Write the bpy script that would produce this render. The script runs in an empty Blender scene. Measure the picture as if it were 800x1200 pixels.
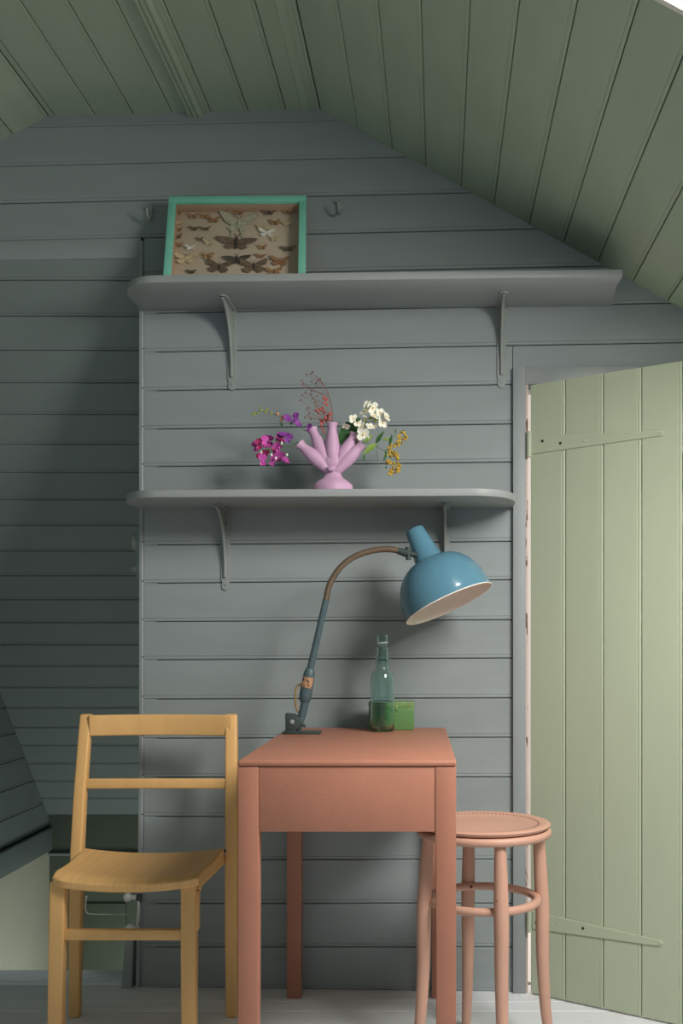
import bpy, bmesh, math, random
from mathutils import Vector, Matrix, noise
random.seed(7)
S = bpy.context.scene
COL = S.collection
PI = math.pi

# ------------------------------------------------------------------ camera, world, light, exposure
F = 1200.0            # focal length in px of the 800x1200 frame
CX, CY = 490.0, 754.0 # principal point
CAMZ = 1.0
cd = bpy.data.cameras.new('camera'); cam = bpy.data.objects.new('camera', cd); COL.objects.link(cam)
cam.location = (0, 0, CAMZ); cam.rotation_euler = (PI/2, 0, 0)
cd.sensor_fit = 'AUTO'; cd.sensor_width = 36; cd.sensor_height = 36; cd.lens = 36
cd.shift_x = -(CX-400)/1200; cd.shift_y = (CY-600)/1200
cd.clip_start = 0.02
S.camera = cam
S.view_settings.view_transform = 'Standard'; S.view_settings.look = 'None'
S.view_settings.gamma = 1.0; S.view_settings.use_curve_mapping = False
S.view_settings.exposure = 0.0

w = bpy.data.worlds.new('overcast'); S.world = w; w.use_nodes = True
bg = w.node_tree.nodes['Background']; bg.inputs[0].default_value = (0.82, 0.95, 1.0, 1); bg.inputs[1].default_value = 0.34

def area(name, loc, target, sx, sy, power, col):
    l = bpy.data.lights.new(name, 'AREA'); l.shape = 'RECTANGLE'; l.size = sx; l.size_y = sy
    l.energy = power; l.color = col
    o = bpy.data.objects.new(name, l); COL.objects.link(o); o.location = loc
    d = Vector(target) - Vector(loc); o.rotation_euler = d.to_track_quat('-Z', 'Y').to_euler()
    return o
area('skylight_daylight', (0.975, 1.44, 1.99), (0.50, 1.94, 1.26), 0.66, 0.66, 56, (1.0, 0.978, 0.935))
area('stair_light_assumed', (-0.90, 3.95, -0.75), (-1.67, 4.2, -0.2), 0.4, 0.6, 5.5, (0.95, 1.0, 0.95))  # assumed light from low in the stairwell; its source is unseen
area('landing_fill_added', (1.55, 3.45, 1.4), (0.5, 3.75, 1.0), 0.5, 1.0, 34, (1.0, 0.97, 0.94))  # added fill lamp, brightens the landing wall in the gap beside the door

# ------------------------------------------------------------------ helpers
def at(px, py, Y):
    return Vector(((px-CX)*Y/F, Y, CAMZ+(CY-py)*Y/F))

def lin(c):
    r = []
    for x in c:
        x /= 255.0
        r.append(x/12.92 if x <= 0.04045 else ((x+0.055)/1.055)**2.4)
    return (*r, 1)

MATS = {}
def paint(name, col, rough=0.55, var=0.06, scale=6.0, stretch=(1, 1, 1), bump=0.08, bscale=90.0, jitter=0.05, spots=None, spec=0.35):
    m = bpy.data.materials.new(name); m.use_nodes = True; nt = m.node_tree; N = nt.nodes; L = nt.links
    b = N['Principled BSDF']; b.inputs['Roughness'].default_value = rough
    b.inputs['Specular IOR Level'].default_value = spec
    tc = N.new('ShaderNodeTexCoord'); mp = N.new('ShaderNodeMapping'); mp.inputs['Scale'].default_value = stretch
    L.new(tc.outputs['Object'], mp.inputs['Vector'])
    n1 = N.new('ShaderNodeTexNoise'); n1.inputs['Scale'].default_value = scale; n1.inputs['Detail'].default_value = 5
    L.new(mp.outputs[0], n1.inputs['Vector'])
    oi = N.new('ShaderNodeObjectInfo')
    mr = N.new('ShaderNodeMapRange'); mr.inputs[1].default_value = 0.3; mr.inputs[2].default_value = 0.7
    mr.inputs[3].default_value = 1-var; mr.inputs[4].default_value = 1+var
    L.new(n1.outputs[0], mr.inputs[0])
    mj = N.new('ShaderNodeMapRange'); mj.inputs[3].default_value = 1-jitter; mj.inputs[4].default_value = 1+jitter
    L.new(oi.outputs['Random'], mj.inputs[0])
    mu = N.new('ShaderNodeMath'); mu.operation = 'MULTIPLY'; L.new(mr.outputs[0], mu.inputs[0]); L.new(mj.outputs[0], mu.inputs[1])
    hs = N.new('ShaderNodeHueSaturation'); hs.inputs['Color'].default_value = lin(col); L.new(mu.outputs[0], hs.inputs['Value'])
    out = hs.outputs[0]
    if spots:
        sc, th, scol = spots
        n3 = N.new('ShaderNodeTexNoise'); n3.inputs['Scale'].default_value = sc; n3.inputs['Detail'].default_value = 6
        L.new(mp.outputs[0], n3.inputs['Vector'])
        cr = N.new('ShaderNodeMapRange'); cr.inputs[1].default_value = th; cr.inputs[2].default_value = th+0.03
        L.new(n3.outputs[0], cr.inputs[0])
        mx = N.new('ShaderNodeMix'); mx.data_type = 'RGBA'; mx.inputs[7].default_value = lin(scol)
        L.new(cr.outputs[0], mx.inputs[0]); L.new(out, mx.inputs[6]); out = mx.outputs[2]
    L.new(out, b.inputs['Base Color'])
    if bump:
        n2 = N.new('ShaderNodeTexNoise'); n2.inputs['Scale'].default_value = bscale; n2.inputs['Detail'].default_value = 3
        L.new(mp.outputs[0], n2.inputs['Vector'])
        bp = N.new('ShaderNodeBump'); bp.inputs['Strength'].default_value = bump; bp.inputs['Distance'].default_value = 0.004
        L.new(n2.outputs[0], bp.inputs['Height']); L.new(bp.outputs[0], b.inputs['Normal'])
    MATS[name] = m
    return m

def mat(name): return MATS[name]

class MB:
    def __init__(s): s.v = []; s.f = []
    def add(s, vs, fs):
        o = len(s.v); s.v += [Vector(p) for p in vs]; s.f += [tuple(i+o for i in q) for q in fs]; return s
    def hexa(s, p):   # 4 bottom + 4 top (same order)
        return s.add(p, [(0,3,2,1),(4,5,6,7),(0,1,5,4),(1,2,6,5),(2,3,7,6),(3,0,4,7)])
    def box(s, x0, x1, y0, y1, z0, z1):
        return s.hexa([(x0,y0,z0),(x1,y0,z0),(x1,y1,z0),(x0,y1,z0),(x0,y0,z1),(x1,y0,z1),(x1,y1,z1),(x0,y1,z1)])
    def ext(s, poly, off):
        n = len(poly); off = Vector(off); a = [Vector(p) for p in poly]
        return s.add(a+[p+off for p in a], [tuple(range(n))[::-1], tuple(range(n, 2*n))]+[(i, (i+1) % n, n+(i+1) % n, n+i) for i in range(n)])
    def rings(s, rings, caps=True, closed=False):
        n = len(rings[0]); vs = [p for r in rings for p in r]; fs = []
        K = len(rings)
        for k in range(K if closed else K-1):
            k2 = (k+1) % K
            for i in range(n):
                j = (i+1) % n; fs.append((k*n+i, k*n+j, k2*n+j, k2*n+i))
        if caps and not closed:
            fs.append(tuple(range(n))[::-1]); fs.append(tuple((K-1)*n+i for i in range(n)))
        return s.add(vs, fs)
    def tube(s, pts, r, n=10, caps=True, closed=False):
        pts = [Vector(p) for p in pts]; K = len(pts)
        if not hasattr(r, '__len__'): r = [r]*K
        rings = []; prev = None
        for i, p in enumerate(pts):
            if closed: t = pts[(i+1) % K]-pts[i-1]
            else: t = pts[min(i+1, K-1)]-pts[max(i-1, 0)]
            t.normalize()
            if prev is None:
                a = Vector((0, 0, 1)) if abs(t.z) < .9 else Vector((1, 0, 0)); u = t.cross(a).normalized()
            else:
                u = (prev-t*prev.dot(t)).normalized()
            prev = u; v2 = t.cross(u)
            rings.append([p+(u*math.cos(2*PI*k/n)+v2*math.sin(2*PI*k/n))*r[i] for k in range(n)])
        return s.rings(rings, caps, closed)
    def lathe(s, org, axis, prof, n=32, caps=True):
        org = Vector(org); t = Vector(axis).normalized()
        a = Vector((0, 1, 0)) if abs(t.y) < .9 else Vector((1, 0, 0)); u = t.cross(a).normalized(); v2 = t.cross(u)
        return s.rings([[org+t*h+(u*math.cos(2*PI*k/n)+v2*math.sin(2*PI*k/n))*max(r, 1e-5) for k in range(n)] for h, r in prof], caps)
    def sweep(s, pts, a, b, up=(0, 0, 1)):   # rectangular section a (sideways) x b (along up)
        pts = [Vector(p) for p in pts]; K = len(pts); up = Vector(up); rings = []
        for i, p in enumerate(pts):
            t = (pts[min(i+1, K-1)]-pts[max(i-1, 0)]).normalized()
            side = t.cross(up).normalized(); u2 = side.cross(t).normalized()
            rings.append([p+side*a/2*x+u2*b/2*y for x, y in ((-1,-1),(1,-1),(1,1),(-1,1))])
        return s.rings(rings)
    def ball(s, c, r, n=8, m=6):
        c = Vector(c)
        if not hasattr(r, '__len__'): r = (r, r, r)
        return s.rings([[c+Vector((r[0]*math.sin(PI*j/m)*math.cos(2*PI*k/n), r[1]*math.sin(PI*j/m)*math.sin(2*PI*k/n), -r[2]*math.cos(PI*j/m))) for k in range(n)] for j in [0.12]+list(range(1, m))+[m-.12]])
    def build(s, name, m, parent=None, org=None, bevel=0.0, seg=2, angle=35, kind=None, label=None):
        if org is None:
            org = Vector(parent.get('org', (0, 0, 0))) if parent else Vector((0, 0, 0))
        org = Vector(org)
        me = bpy.data.meshes.new(name); me.from_pydata([p-org for p in s.v], [], s.f)
        bm = bmesh.new(); bm.from_mesh(me)
        bmesh.ops.recalc_face_normals(bm, faces=bm.faces)
        if bevel:
            es = [e for e in bm.edges if len(e.link_faces) == 2 and e.calc_face_angle(0) > 0.6]
            bmesh.ops.bevel(bm, geom=es, offset=bevel, segments=seg, affect='EDGES', profile=0.5, clamp_overlap=True)
        bm.to_mesh(me); bm.free()
        me.shade_smooth(); me.set_sharp_from_angle(angle=math.radians(angle))
        for k in (m if isinstance(m, (list, tuple)) else [m]): me.materials.append(mat(k))
        o = bpy.data.objects.new(name, me); COL.objects.link(o)
        if parent:
            o.parent = parent; o.location = org-Vector(parent.get('org', (0, 0, 0)))
        else: o.location = org
        ORG[o] = org
        o['org'] = list(org)
        if kind: o['kind'] = kind
        if label: o['label'] = label
        return o
ORG = {}

def tag(o, label, cat, group=None, kind=None):
    o['label'] = label; o['category'] = cat
    if group: o['group'] = group
    if kind: o['kind'] = kind
    return o
def thing(name, loc, label, cat, group=None, kind=None):
    o = bpy.data.objects.new(name, None); COL.objects.link(o); o.location = loc; o['org'] = list(loc); o.empty_display_size = .05
    return tag(o, label, cat, group, kind)

def bez(pts, n=8):     # Catmull-Rom through points
    P = [Vector(p) for p in pts]; out = []
    for i in range(len(P)-1):
        p0 = P[max(i-1, 0)]; p1 = P[i]; p2 = P[i+1]; p3 = P[min(i+2, len(P)-1)]
        for k in range(n):
            t = k/n
            out.append(.5*((2*p1)+(p2-p0)*t+(2*p0-5*p1+4*p2-p3)*t*t+(3*p1-p0-3*p2+p3)*t**3))
    out.append(P[-1]); return out

# ------------------------------------------------------------------ materials
paint('wall_paint', (146, 154, 155), .55, .05, 3.0, (1, 1, 5), .10, 60, .035)
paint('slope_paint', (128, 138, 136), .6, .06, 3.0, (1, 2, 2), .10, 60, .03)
paint('gap_wood', (92, 72, 64), .9, .15, 20)
paint('ceiling_paint', (164, 178, 158), .5, .05, 3.0, (5, 1, 5), .10, 60, .035, spots=(4.2, .735, (96, 92, 74)))
paint('door_paint', (177, 186, 162), .42, .03, 2.5, (4, 4, 1), .10, 70, .03)
paint('shelf_paint', (150, 154, 154), .45, .04, 4.0, (1, 4, 4), .06, 70, .02)
paint('iron_paint', (148, 154, 151), .45, .05, 20, (1, 1, 1), .15, 120, .02)
paint('trim_paint', (148, 154, 155), .5, .05, 4.0, (5, 5, 1), .10, 60, .03)
paint('chipped_edge', (198, 180, 174), .6, .08, 30, (1, 1, .25), .3, 120, 0, spots=(60, .56, (112, 84, 76)))
paint('floor_paint', (219, 222, 225), .5, .05, 3.0, (1, 6, 1), .12, 50, .03, spots=(16, .72, (148, 140, 132)))
paint('nosing_lit_paint', (228, 236, 244), .5, .04, 3.0, (1, 6, 1), .1, 50, .02)  # floor paint with the bluish light on the stair edge put into its colour
paint('plaster', (200, 199, 180), .8, .04, 3.0, (1, 1, 1), .15, 40, 0)
paint('landing_white', (235, 228, 222), .7, .02, 3.0, (1, 1, 1), .05, 40, 0)
paint('cream_trim', (226, 218, 190), .5, .03, 5)
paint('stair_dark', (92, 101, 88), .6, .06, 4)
paint('frame_dark', (70, 74, 72), .5, .05, 5)
paint('chair_yellow', (226, 178, 116), .42, .05, 5.0, (5, 5, 1), .06, 90, .02)
paint('seat_yellow', (226, 178, 116), .42, .08, 5.0, (16, .5, 1), .06, 30, 0)
paint('desk_terracotta', (172, 116, 95), .5, .04, 6.0, (2, 2, 2), .10, 120, .015)
paint('stool_pink', (198, 154, 134), .42, .04, 8.0, (1, 1, 1), .10, 60, .02, spots=(60, .74, (150, 84, 60)))
paint('hole_dark', (96, 58, 42), .8, 0, 5, jitter=0)
paint('screw_dark', (46, 44, 40), .6, 0, 5, jitter=0)
paint('lamp_blue', (86, 129, 149), .16, .02, 8, bump=.03, bscale=40, jitter=0, spec=.6)
paint('lamp_blue_dull', (76, 94, 100), .4, .08, 30, bump=.1, jitter=0)
paint('lamp_clamp', (56, 68, 66), .55, .12, 40, bump=.2, jitter=0)
paint('lamp_inner', (246, 236, 226), .6, .04, 40, bump=.1, jitter=0)
paint('gooseneck_brass', (128, 110, 92), .35, .1, 40, bump=.2, bscale=250, jitter=0); MATS['gooseneck_brass'].node_tree.nodes['Principled BSDF'].inputs['Metallic'].default_value = .55
paint('sticker', (178, 138, 106), .6, .1, 60, bump=0, jitter=0, spots=(130, .58, (74, 50, 44)))
paint('cord_tan', (146, 120, 88), .7, .1, 50, jitter=0)
paint('bulb_white', (228, 226, 220), .4, 0, 5, jitter=0)
paint('tin_green', (92, 132, 78), .35, .08, 12, bump=.06, jitter=0, spots=(55, .69, (108, 90, 58)))
paint('tin_lid', (112, 142, 88), .4, .15, 30, bump=.1, jitter=0, spots=(40, .58, (122, 104, 72)))
paint('white_band', (225, 230, 230), .4, 0, 5, jitter=0)
paint('case_green', (128, 204, 182), .45, .05, 20, bump=.06, jitter=.03)
paint('case_inside', (190, 156, 130), .8, .05, 20, jitter=0)
paint('case_back', (206, 186, 164), .9, .05, 10, jitter=0)
paint('porcelain', (206, 208, 204), .3, .05, 30, jitter=0)
paint('switch_grey', (150, 156, 150), .4, .05, 30, jitter=0)
paint('rod_pale', (186, 182, 166), .5, .05, 30, jitter=0)
paint('vase_pink', (200, 160, 190), .5, .03, 30, bump=.05, jitter=0)
paint('magenta', (186, 76, 158), .5, .2, 60, jitter=.25)
paint('magenta_deep', (176, 52, 112), .5, .15, 60, jitter=.2)
paint('purple', (150, 72, 166), .5, .2, 60, jitter=.2)
paint('peach', (214, 148, 116), .5, .1, 60, jitter=.1)
paint('bud_green', (150, 156, 74), .5, .15, 60, jitter=.15)
paint('stem_green', (92, 122, 74), .5, .1, 60, jitter=.1)
paint('stem_red', (140, 84, 78), .5, .1, 60, jitter=.1)
paint('leaf_dark', (58, 98, 52), .45, .15, 60, jitter=.15)
paint('leaf_light', (124, 150, 66), .45, .15, 60, jitter=.15)
paint('seed_red', (190, 96, 90), .6, .2, 60, jitter=.25)
paint('seed_brown', (128, 86, 78), .6, .2, 60, jitter=.25)
paint('petal_white', (238, 236, 220), .6, .05, 60, jitter=.05)
paint('stamen_yellow', (226, 188, 100), .7, .1, 60, jitter=.1)
paint('goldenrod', (190, 156, 62), .7, .2, 90, jitter=.2)
for nm, c in (('moth_luna', (184, 178, 156)), ('moth_brown', (118, 96, 80)), ('moth_dark', (84, 74, 66)), ('moth_tan', (172, 128, 88)),
              ('moth_orange', (164, 118, 84)), ('moth_pale', (208, 186, 150)), ('moth_white', (234, 230, 218))):
    paint(nm, c, .9, .3, 140, bump=.1, jitter=.1)
paint('moth_body', (64, 50, 40), .9, .2, 100, jitter=.1)

m = bpy.data.materials.new('bottle_glass'); m.use_nodes = True; b = m.node_tree.nodes['Principled BSDF']
b.inputs['Base Color'].default_value = (.74, .90, .86, 1); b.inputs['Roughness'].default_value = .02; b.inputs['IOR'].default_value = 1.45
b.inputs['Transmission Weight'].default_value = 1.0; MATS['bottle_glass'] = m
m = bpy.data.materials.new('pane_glass'); m.use_nodes = True; nt = m.node_tree; N = nt.nodes
N.remove(N['Principled BSDF']); tr = N.new('ShaderNodeBsdfTransparent'); gl = N.new('ShaderNodeBsdfGlossy'); gl.inputs['Roughness'].default_value = .05
mx = N.new('ShaderNodeMixShader'); mx.inputs[0].default_value = .05
nt.links.new(tr.outputs[0], mx.inputs[1]); nt.links.new(gl.outputs[0], mx.inputs[2]); nt.links.new(mx.outputs[0], N['Material Output'].inputs[0]); MATS['pane_glass'] = m

# ------------------------------------------------------------------ the setting
A = math.radians(2.0); CA, SA = math.cos(A), math.sin(A); Y0 = 2.95      # back wall, turned 2 degrees
def WP(u, z, d=0.0): return Vector((u*CA-d*SA, Y0-u*SA-d*CA, z))
def wpx(px, py):
    k = (px-CX)/F; u = k*Y0/(CA+k*SA); Y = Y0-u*SA
    return u, CAMZ+(CY-py)*Y/F
def line(p, q): # u as function of z through two (u,z) points
    return lambda z: p[0]+(q[0]-p[0])*(z-p[1])/(q[1]-p[1])

T = .013
def plank(name, parent, m, M, bl, br, tl, tr_, bead='low', g=.0011, T=T):
    """bl, br, tl, tr_ : (s,t) corners; M(s,t,d) maps to space; d=0 is the visible face."""
    wl = tl[1]-bl[1]
    n_ = abs(wl) if abs(wl) > 1e-4 else 1
    wa = max(abs(tl[1]-bl[1]), abs(tr_[1]-br[1]), .02)
    q = [(g, -T), (g, -.0022), (g+.0022, 0)]
    if bead == 'low': q += [(g+.0075, 0), (g+.009, -.0016), (g+.0105, 0)]
    if bead == 'high': q += [(wa-g-.0105, 0), (wa-g-.009, -.0016), (wa-g-.0075, 0)]
    q += [(wa-g-.0022, 0), (wa-g, -.0022), (wa-g, -T)]
    L_, R_ = [], []
    for w_, d in q:
        f = w_/wa
        L_.append(M(bl[0]+(tl[0]-bl[0])*f, bl[1]+(tl[1]-bl[1])*f, d))
        R_.append(M(br[0]+(tr_[0]-br[0])*f, br[1]+(tr_[1]-br[1])*f, d))
    mb = MB(); mb.rings([L_, R_])
    return mb.build(name, m, parent, org=M((bl[0]+br[0])/2, (bl[1]+br[1])/2, 0), angle=25)

# gable outline on the wall
GR0, GR1 = wpx(375, 128), wpx(800, 362)     # right slope
GL0, GL1 = wpx(57, 136), wpx(0, 165)        # left slope
uR = line(GR0, GR1); uL = line(GL0, GL1)
ZC = (GR0[1]+GL0[1])/2
XL = -1.71; XR = 1.9                        # left wall and right knee wall
UCOR = wpx(163.5, 600)[0]                   # left corner of the panelled partition
UF = wpx(600.5, 700)[0]                     # outer edge of the door frame
UD0 = wpx(618.0, 700)[0]; UD1 = UD0+.70       # door opening
ZD = wpx(610, 452)[1]; ZF = wpx(605, 432)[1]

wb = MB()
def wbox(u0, u1, z0, z1, d0, d1):
    wb.hexa([WP(u0, z0, d1), WP(u1, z0, d1), WP(u1, z0, d0), WP(u0, z0, d0), WP(u0, z1, d1), WP(u1, z1, d1), WP(u1, z1, d0), WP(u0, z1, d0)])
wbox(UCOR+.004, UD0-.004, -.02, 2.17, -.06, -.0125)
wbox(UD0-.004, UD1+.004, ZD+.004, 1.90, -.06, -.0125)
wbox(UD1+.004, XR, -.02, 1.36, -.06, -.0125)
zq = 2.165
poly = [WP(u, z, -.0125) for u, z in ((UD0-.004, 1.9), (uR(1.9), 1.9), GR0, GL0, (uL(zq), zq), (UD0-.004, zq))]
wb.ext(poly, WP(0, 0, -.06)-WP(0, 0, -.0125))
wb.ext([WP(u, z, -.0125) for u, z in ((UD1, 1.36), (uR(1.36), 1.36), (uR(1.9), 1.9), (UD1, 1.9))], WP(0, 0, -.06)-WP(0, 0, -.0125))
wall_back = tag(wb.build('wall_back', 'gap_wood'), 'grey painted gable wall of horizontal tongue and groove boards', 'wall', kind='structure')

seams = [(1163, 1163), (1110, 1110), (1058.75, 1058.7), (1007.5, 1007.3), (957, 957), (911, 910.75), (865.5, 864.25), (819.5, 818), (773.5, 771.25), (728.75, 726.25),
         (683.75, 679.5), (638.75, 634.5), (592.8, 588), (547, 541.5), (503, 496.75), (458, 450.5), (412.5, 405), (367, 358.75), (322.7, 314), (278.5, 268.8),
         (234.5, 224.5), (190.5, 180.5), (146, 136.5), (128, 119)]
uA = wpx(170, 600)[0]; uB = wpx(590, 600)[0]
def seam_z(i):
    a, b_ = seams[i]
    if i == 0: return lambda u: 0.0
    za = wpx(170, a)[1]; zb = wpx(590, b_)[1]
    return lambda u: za+(zb-za)*(u-uA)/(uB-uA)
def wallboard(i, u0, u1, slopeL=False, slopeR=False, g=.0011):
    zb, zt = seam_z(i), seam_z(i+1)
    def pt(fn, u, L_, R_):
        for _ in range(4):
            z = fn(u)
            if R_: u = min(uR(min(z, ZC+.03))+.004, XR)
            if L_: u = uL(min(z, ZC+.03))-.004; u = max(u, XL-.01)
        return (u, fn(u))
    plank('board', wall_back, 'wall_paint', WP, pt(zb, u0, slopeL, False), pt(zb, u1, False, slopeR), pt(zt, u0, slopeL, False), pt(zt, u1, False, slopeR), g=.0003 if i >= len(seams)-3 else g)
for i in range(len(seams)-1):
    zmid = (seam_z(i)(uB)+seam_z(i+1)(uB))/2
    full = i >= 19
    u0 = XL if full else UCOR+.013
    if seam_z(i+1)(uB) < ZF-.005:
        wallboard(i, u0, UF-.001); wallboard(i, UD1+.05, XR, False, zmid > 1.3)
    elif seam_z(i)(uB) < ZF-.03:      # the board notched round the frame: split
        wallboard(i, u0, UF-.001); wallboard(i, UD1+.05, XR, False, True)
    else:
        wallboard(i, u0, XR, full, True)
# the board pieces right above the frame
iz = [i for i in range(len(seams)-1) if seam_z(i)(uB) < ZF-.03 and seam_z(i+1)(uB) >= ZF-.005][0]
zt = seam_z(iz+1)
plank('board', wall_back, 'wall_paint', WP, (UF+.001, ZF+.0005), (UD1+.048, ZF+.0005), (UF+.001, zt(UF)), (UD1+.048, zt(UD1+.048)), bead=None)
# corner bead of the partition
cm = MB()
cpts = [(0, .004), (.008, .005), (.012, .002), (.012, -.013), (0, -.013)]
cm.rings([[WP(UCOR+a-(.010 if z < .1 else 0), z, d) for a, d in cpts] for z in (0, .6, wpx(166, 283)[1])])
cm.build('corner_bead', 'trim_paint', wall_back, angle=30)
# small nail heads down the corner bead
for k, yy in enumerate((412, 458, 503, 547, 638, 684, 729, 773, 819, 865, 911, 957)):
    u, z = wpx(167.3, yy-3); nb = MB(); nb.lathe(WP(u, z, .0035), WP(0, 0, 1)-WP(0, 0, 0), [(0, .0026), (.0012, .002)], 8); nb.build('nail_head', 'screw_dark', wall_back)

# side of the partition, seen only from the stairs
ps = MB(); ps.box(UCOR+.004, UCOR+.05, Y0+.03, 4.66, -1.6, 2.165)
tag(ps.build('wall_partition', 'wall_paint'), 'side face of the panelled partition along the stairwell', 'wall', kind='structure')
# skirting block at the foot of the corner
sk = MB(); u0, _ = wpx(143.5, 1100); u1, _ = wpx(155.3, 1100)
sk.hexa([WP(u0, 0, .012), WP(u1, 0, .012), WP(u1, 0, -.03), WP(u0, 0, -.03), WP(u0+.012, .165, .012), WP(u1+.006, .165, .012), WP(u1+.006, .165, -.03), WP(u0+.012, .165, -.03)])
tag(sk.build('trim_1', 'trim_paint', bevel=.002), 'short upright skirting block at the foot of the partition corner', 'trim', kind='structure')

# lintel board above the stairwell
lm = MB(); zl1 = wpx(80, 280)[1]; zl0 = wpx(80, 303.5)[1]
ul = UCOR+.001
lm.hexa([WP(XL, zl0-.006, .012), WP(ul+.003, zl0-.001, .006), WP(ul+.003, zl0-.001, -.05), WP(XL, zl0-.006, -.05), WP(XL, zl1-.008, .004), WP(ul+.003, zl1, .002), WP(ul+.003, zl1, -.05), WP(XL, zl1-.008, -.05)])
tag(lm.build('trim_2', 'wall_paint', bevel=.002), 'grey lintel board across the top of the stairwell recess', 'trim', kind='structure')

# stairwell: ceiling that slopes away
sz, sy = 2.073, 3.03; sa, sb = .671, .741
def SP(s, t, d=0.0):   # s across (x), t along the fall, d towards the room
    return Vector((s, sy+sa*t-d*sb, sz-sb*t-d*sa))
sl = MB(); Lmax = 2.44
sl.hexa([SP(XL, -.05, -.012), SP(UCOR+.01, -.05, -.012), SP(UCOR+.01, -.05, -.05), SP(XL, -.05, -.05), SP(XL, Lmax, -.012), SP(UCOR+.01, Lmax, -.012), SP(UCOR+.01, Lmax, -.05), SP(XL, Lmax, -.05)])
stair_ceiling = tag(sl.build('ceiling_stairwell', 'gap_wood'), 'shadowed grey boarded ceiling sloping down over the stairwell', 'ceiling', kind='structure')
sl_px = [303, 329, 371, 411, 449, 486, 521, 554, 586, 616, 646, 675, 703, 730, 756, 781, 806, 830, 853, 874, 895, 916, 936, 955]
def t_from_y(py):
    k = (CY-py)/F   # 1+k*Y = z
    return (sz-CAMZ-k*sy)/(sb+k*sa)
tv = [t_from_y(p) for p in sl_px]
for a, b_ in zip(tv[:-1], tv[1:]):
    plank('board', stair_ceiling, 'slope_paint', SP, (XL+.002, b_), (UCOR+.003, b_), (XL+.002, a), (UCOR+.003, a), bead='low')
tb = tv[-1]
zbk = SP(0, tb)[2]; YB = SP(0, tb)[1]+.02
# stairwell back wall
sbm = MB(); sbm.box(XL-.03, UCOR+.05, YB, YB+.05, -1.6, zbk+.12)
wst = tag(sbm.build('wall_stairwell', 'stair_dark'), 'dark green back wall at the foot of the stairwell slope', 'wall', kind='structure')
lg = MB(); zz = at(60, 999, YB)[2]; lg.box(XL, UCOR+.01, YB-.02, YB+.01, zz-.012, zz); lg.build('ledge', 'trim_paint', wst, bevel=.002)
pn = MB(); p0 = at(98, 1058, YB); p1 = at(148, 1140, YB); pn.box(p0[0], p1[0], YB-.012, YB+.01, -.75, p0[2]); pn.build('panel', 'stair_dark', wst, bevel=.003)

# left wall: boards, trim board and plaster running along Y
wl = MB(); wl.box(XL-.05, XL-.013, -.6, YB+.03, -1.6, 2.3)
wall_left = tag(wl.build('wall_left', 'gap_wood'), 'left side wall with grey boards above pale plaster', 'wall', kind='structure')
def LP(s, t, d=0.0): return Vector((XL+d, s, t))
zs = [.155, .27, .39, .505, .62, .735, .85, .965, 1.08, 1.195, 1.31, 1.425, 1.54, 1.655, 1.77, 1.885, 2.0, 2.115, 2.25]
for a, b_ in zip(zs[:-1], zs[1:]):
    plank('board', wall_left, 'slope_paint', LP, (-.6, a), (YB, a), (-.6, b_), (YB, b_))
tbm = MB(); tbm.box(XL-.013, XL+.022, 3.05, YB, .045, .15); tbm.build('trim_board', 'slope_paint', wall_left, bevel=.006)
plm = MB(); plm.box(XL-.013, XL+.004, -.6, YB+.02, -1.6, .15); plm.build('plaster', 'plaster', wall_left)

# floor
YE = F/(1138-CY)*1.0
fb = MB(); fb.box(XL, XR, -.6, Y0+.06, -.06, -.02); fb.box(XL, UCOR+.03, Y0+.06, YE-.01, -.06, -.02)
floor = tag(fb.build('floor', 'gap_wood'), 'whitewashed plank floor', 'floor', kind='structure')
def FP(s, t, d=0.0): return Vector((s, t, d))
ys = [-.6+.141*k for k in range(0, 26)]; ys = [y for y in ys if y < 2.86]+[2.86, Y0+.05]
for k, (a, b_) in enumerate(zip(ys[:-1], ys[1:])):
    x_end = XR
    if k % 3 == 1: cuts = [XL, -.25+.3*math.sin(k), XR]
    elif k % 3 == 2: cuts = [XL, .55, XR]
    else: cuts = [XL, XR]
    for c0, c1 in zip(cuts[:-1], cuts[1:]):
        plank('floorboard', floor, 'floor_paint', FP, (c0, a), (c1, a), (c0, b_), (c1, b_), bead=None, g=.0008, T=.021)
nz = MB(); nz.box(XL, WP(wpx(143.5, 1150)[0], 0)[0], Y0+.052, YE, -.03, .004); nz.build('nosing', 'nosing_lit_paint', floor, bevel=.003)
# stair flight going down behind the nosing
st = thing('staircase', (-1.24, YE+.3, -1.0), 'pale steps dropping away into the stairwell', 'stairs', kind='structure')
for k in range(5):
    tm = MB(); tm.box(XL+.01, UCOR, YE+.02+.22*k, YE+.28+.22*k, -.62-.2*k, -.59-.2*k); tm.build('tread', 'floor_paint', st)

# right knee wall
kr = MB(); kr.box(XR, XR+.04, -.6, Y0+.05, 0, 1.345)
wall_right = tag(kr.build('wall_right', 'gap_wood'), 'low knee wall under the right roof slope', 'wall', kind='structure')
def RP(s, t, d=0.0): return Vector((XR-d, s, t))
for k in range(12):
    plank('board', wall_right, 'wall_paint', RP, (-.6, .112*k), (Y0-.04, .112*k), (-.6, .112*(k+1)), (Y0-.04, .112*(k+1)))

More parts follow.
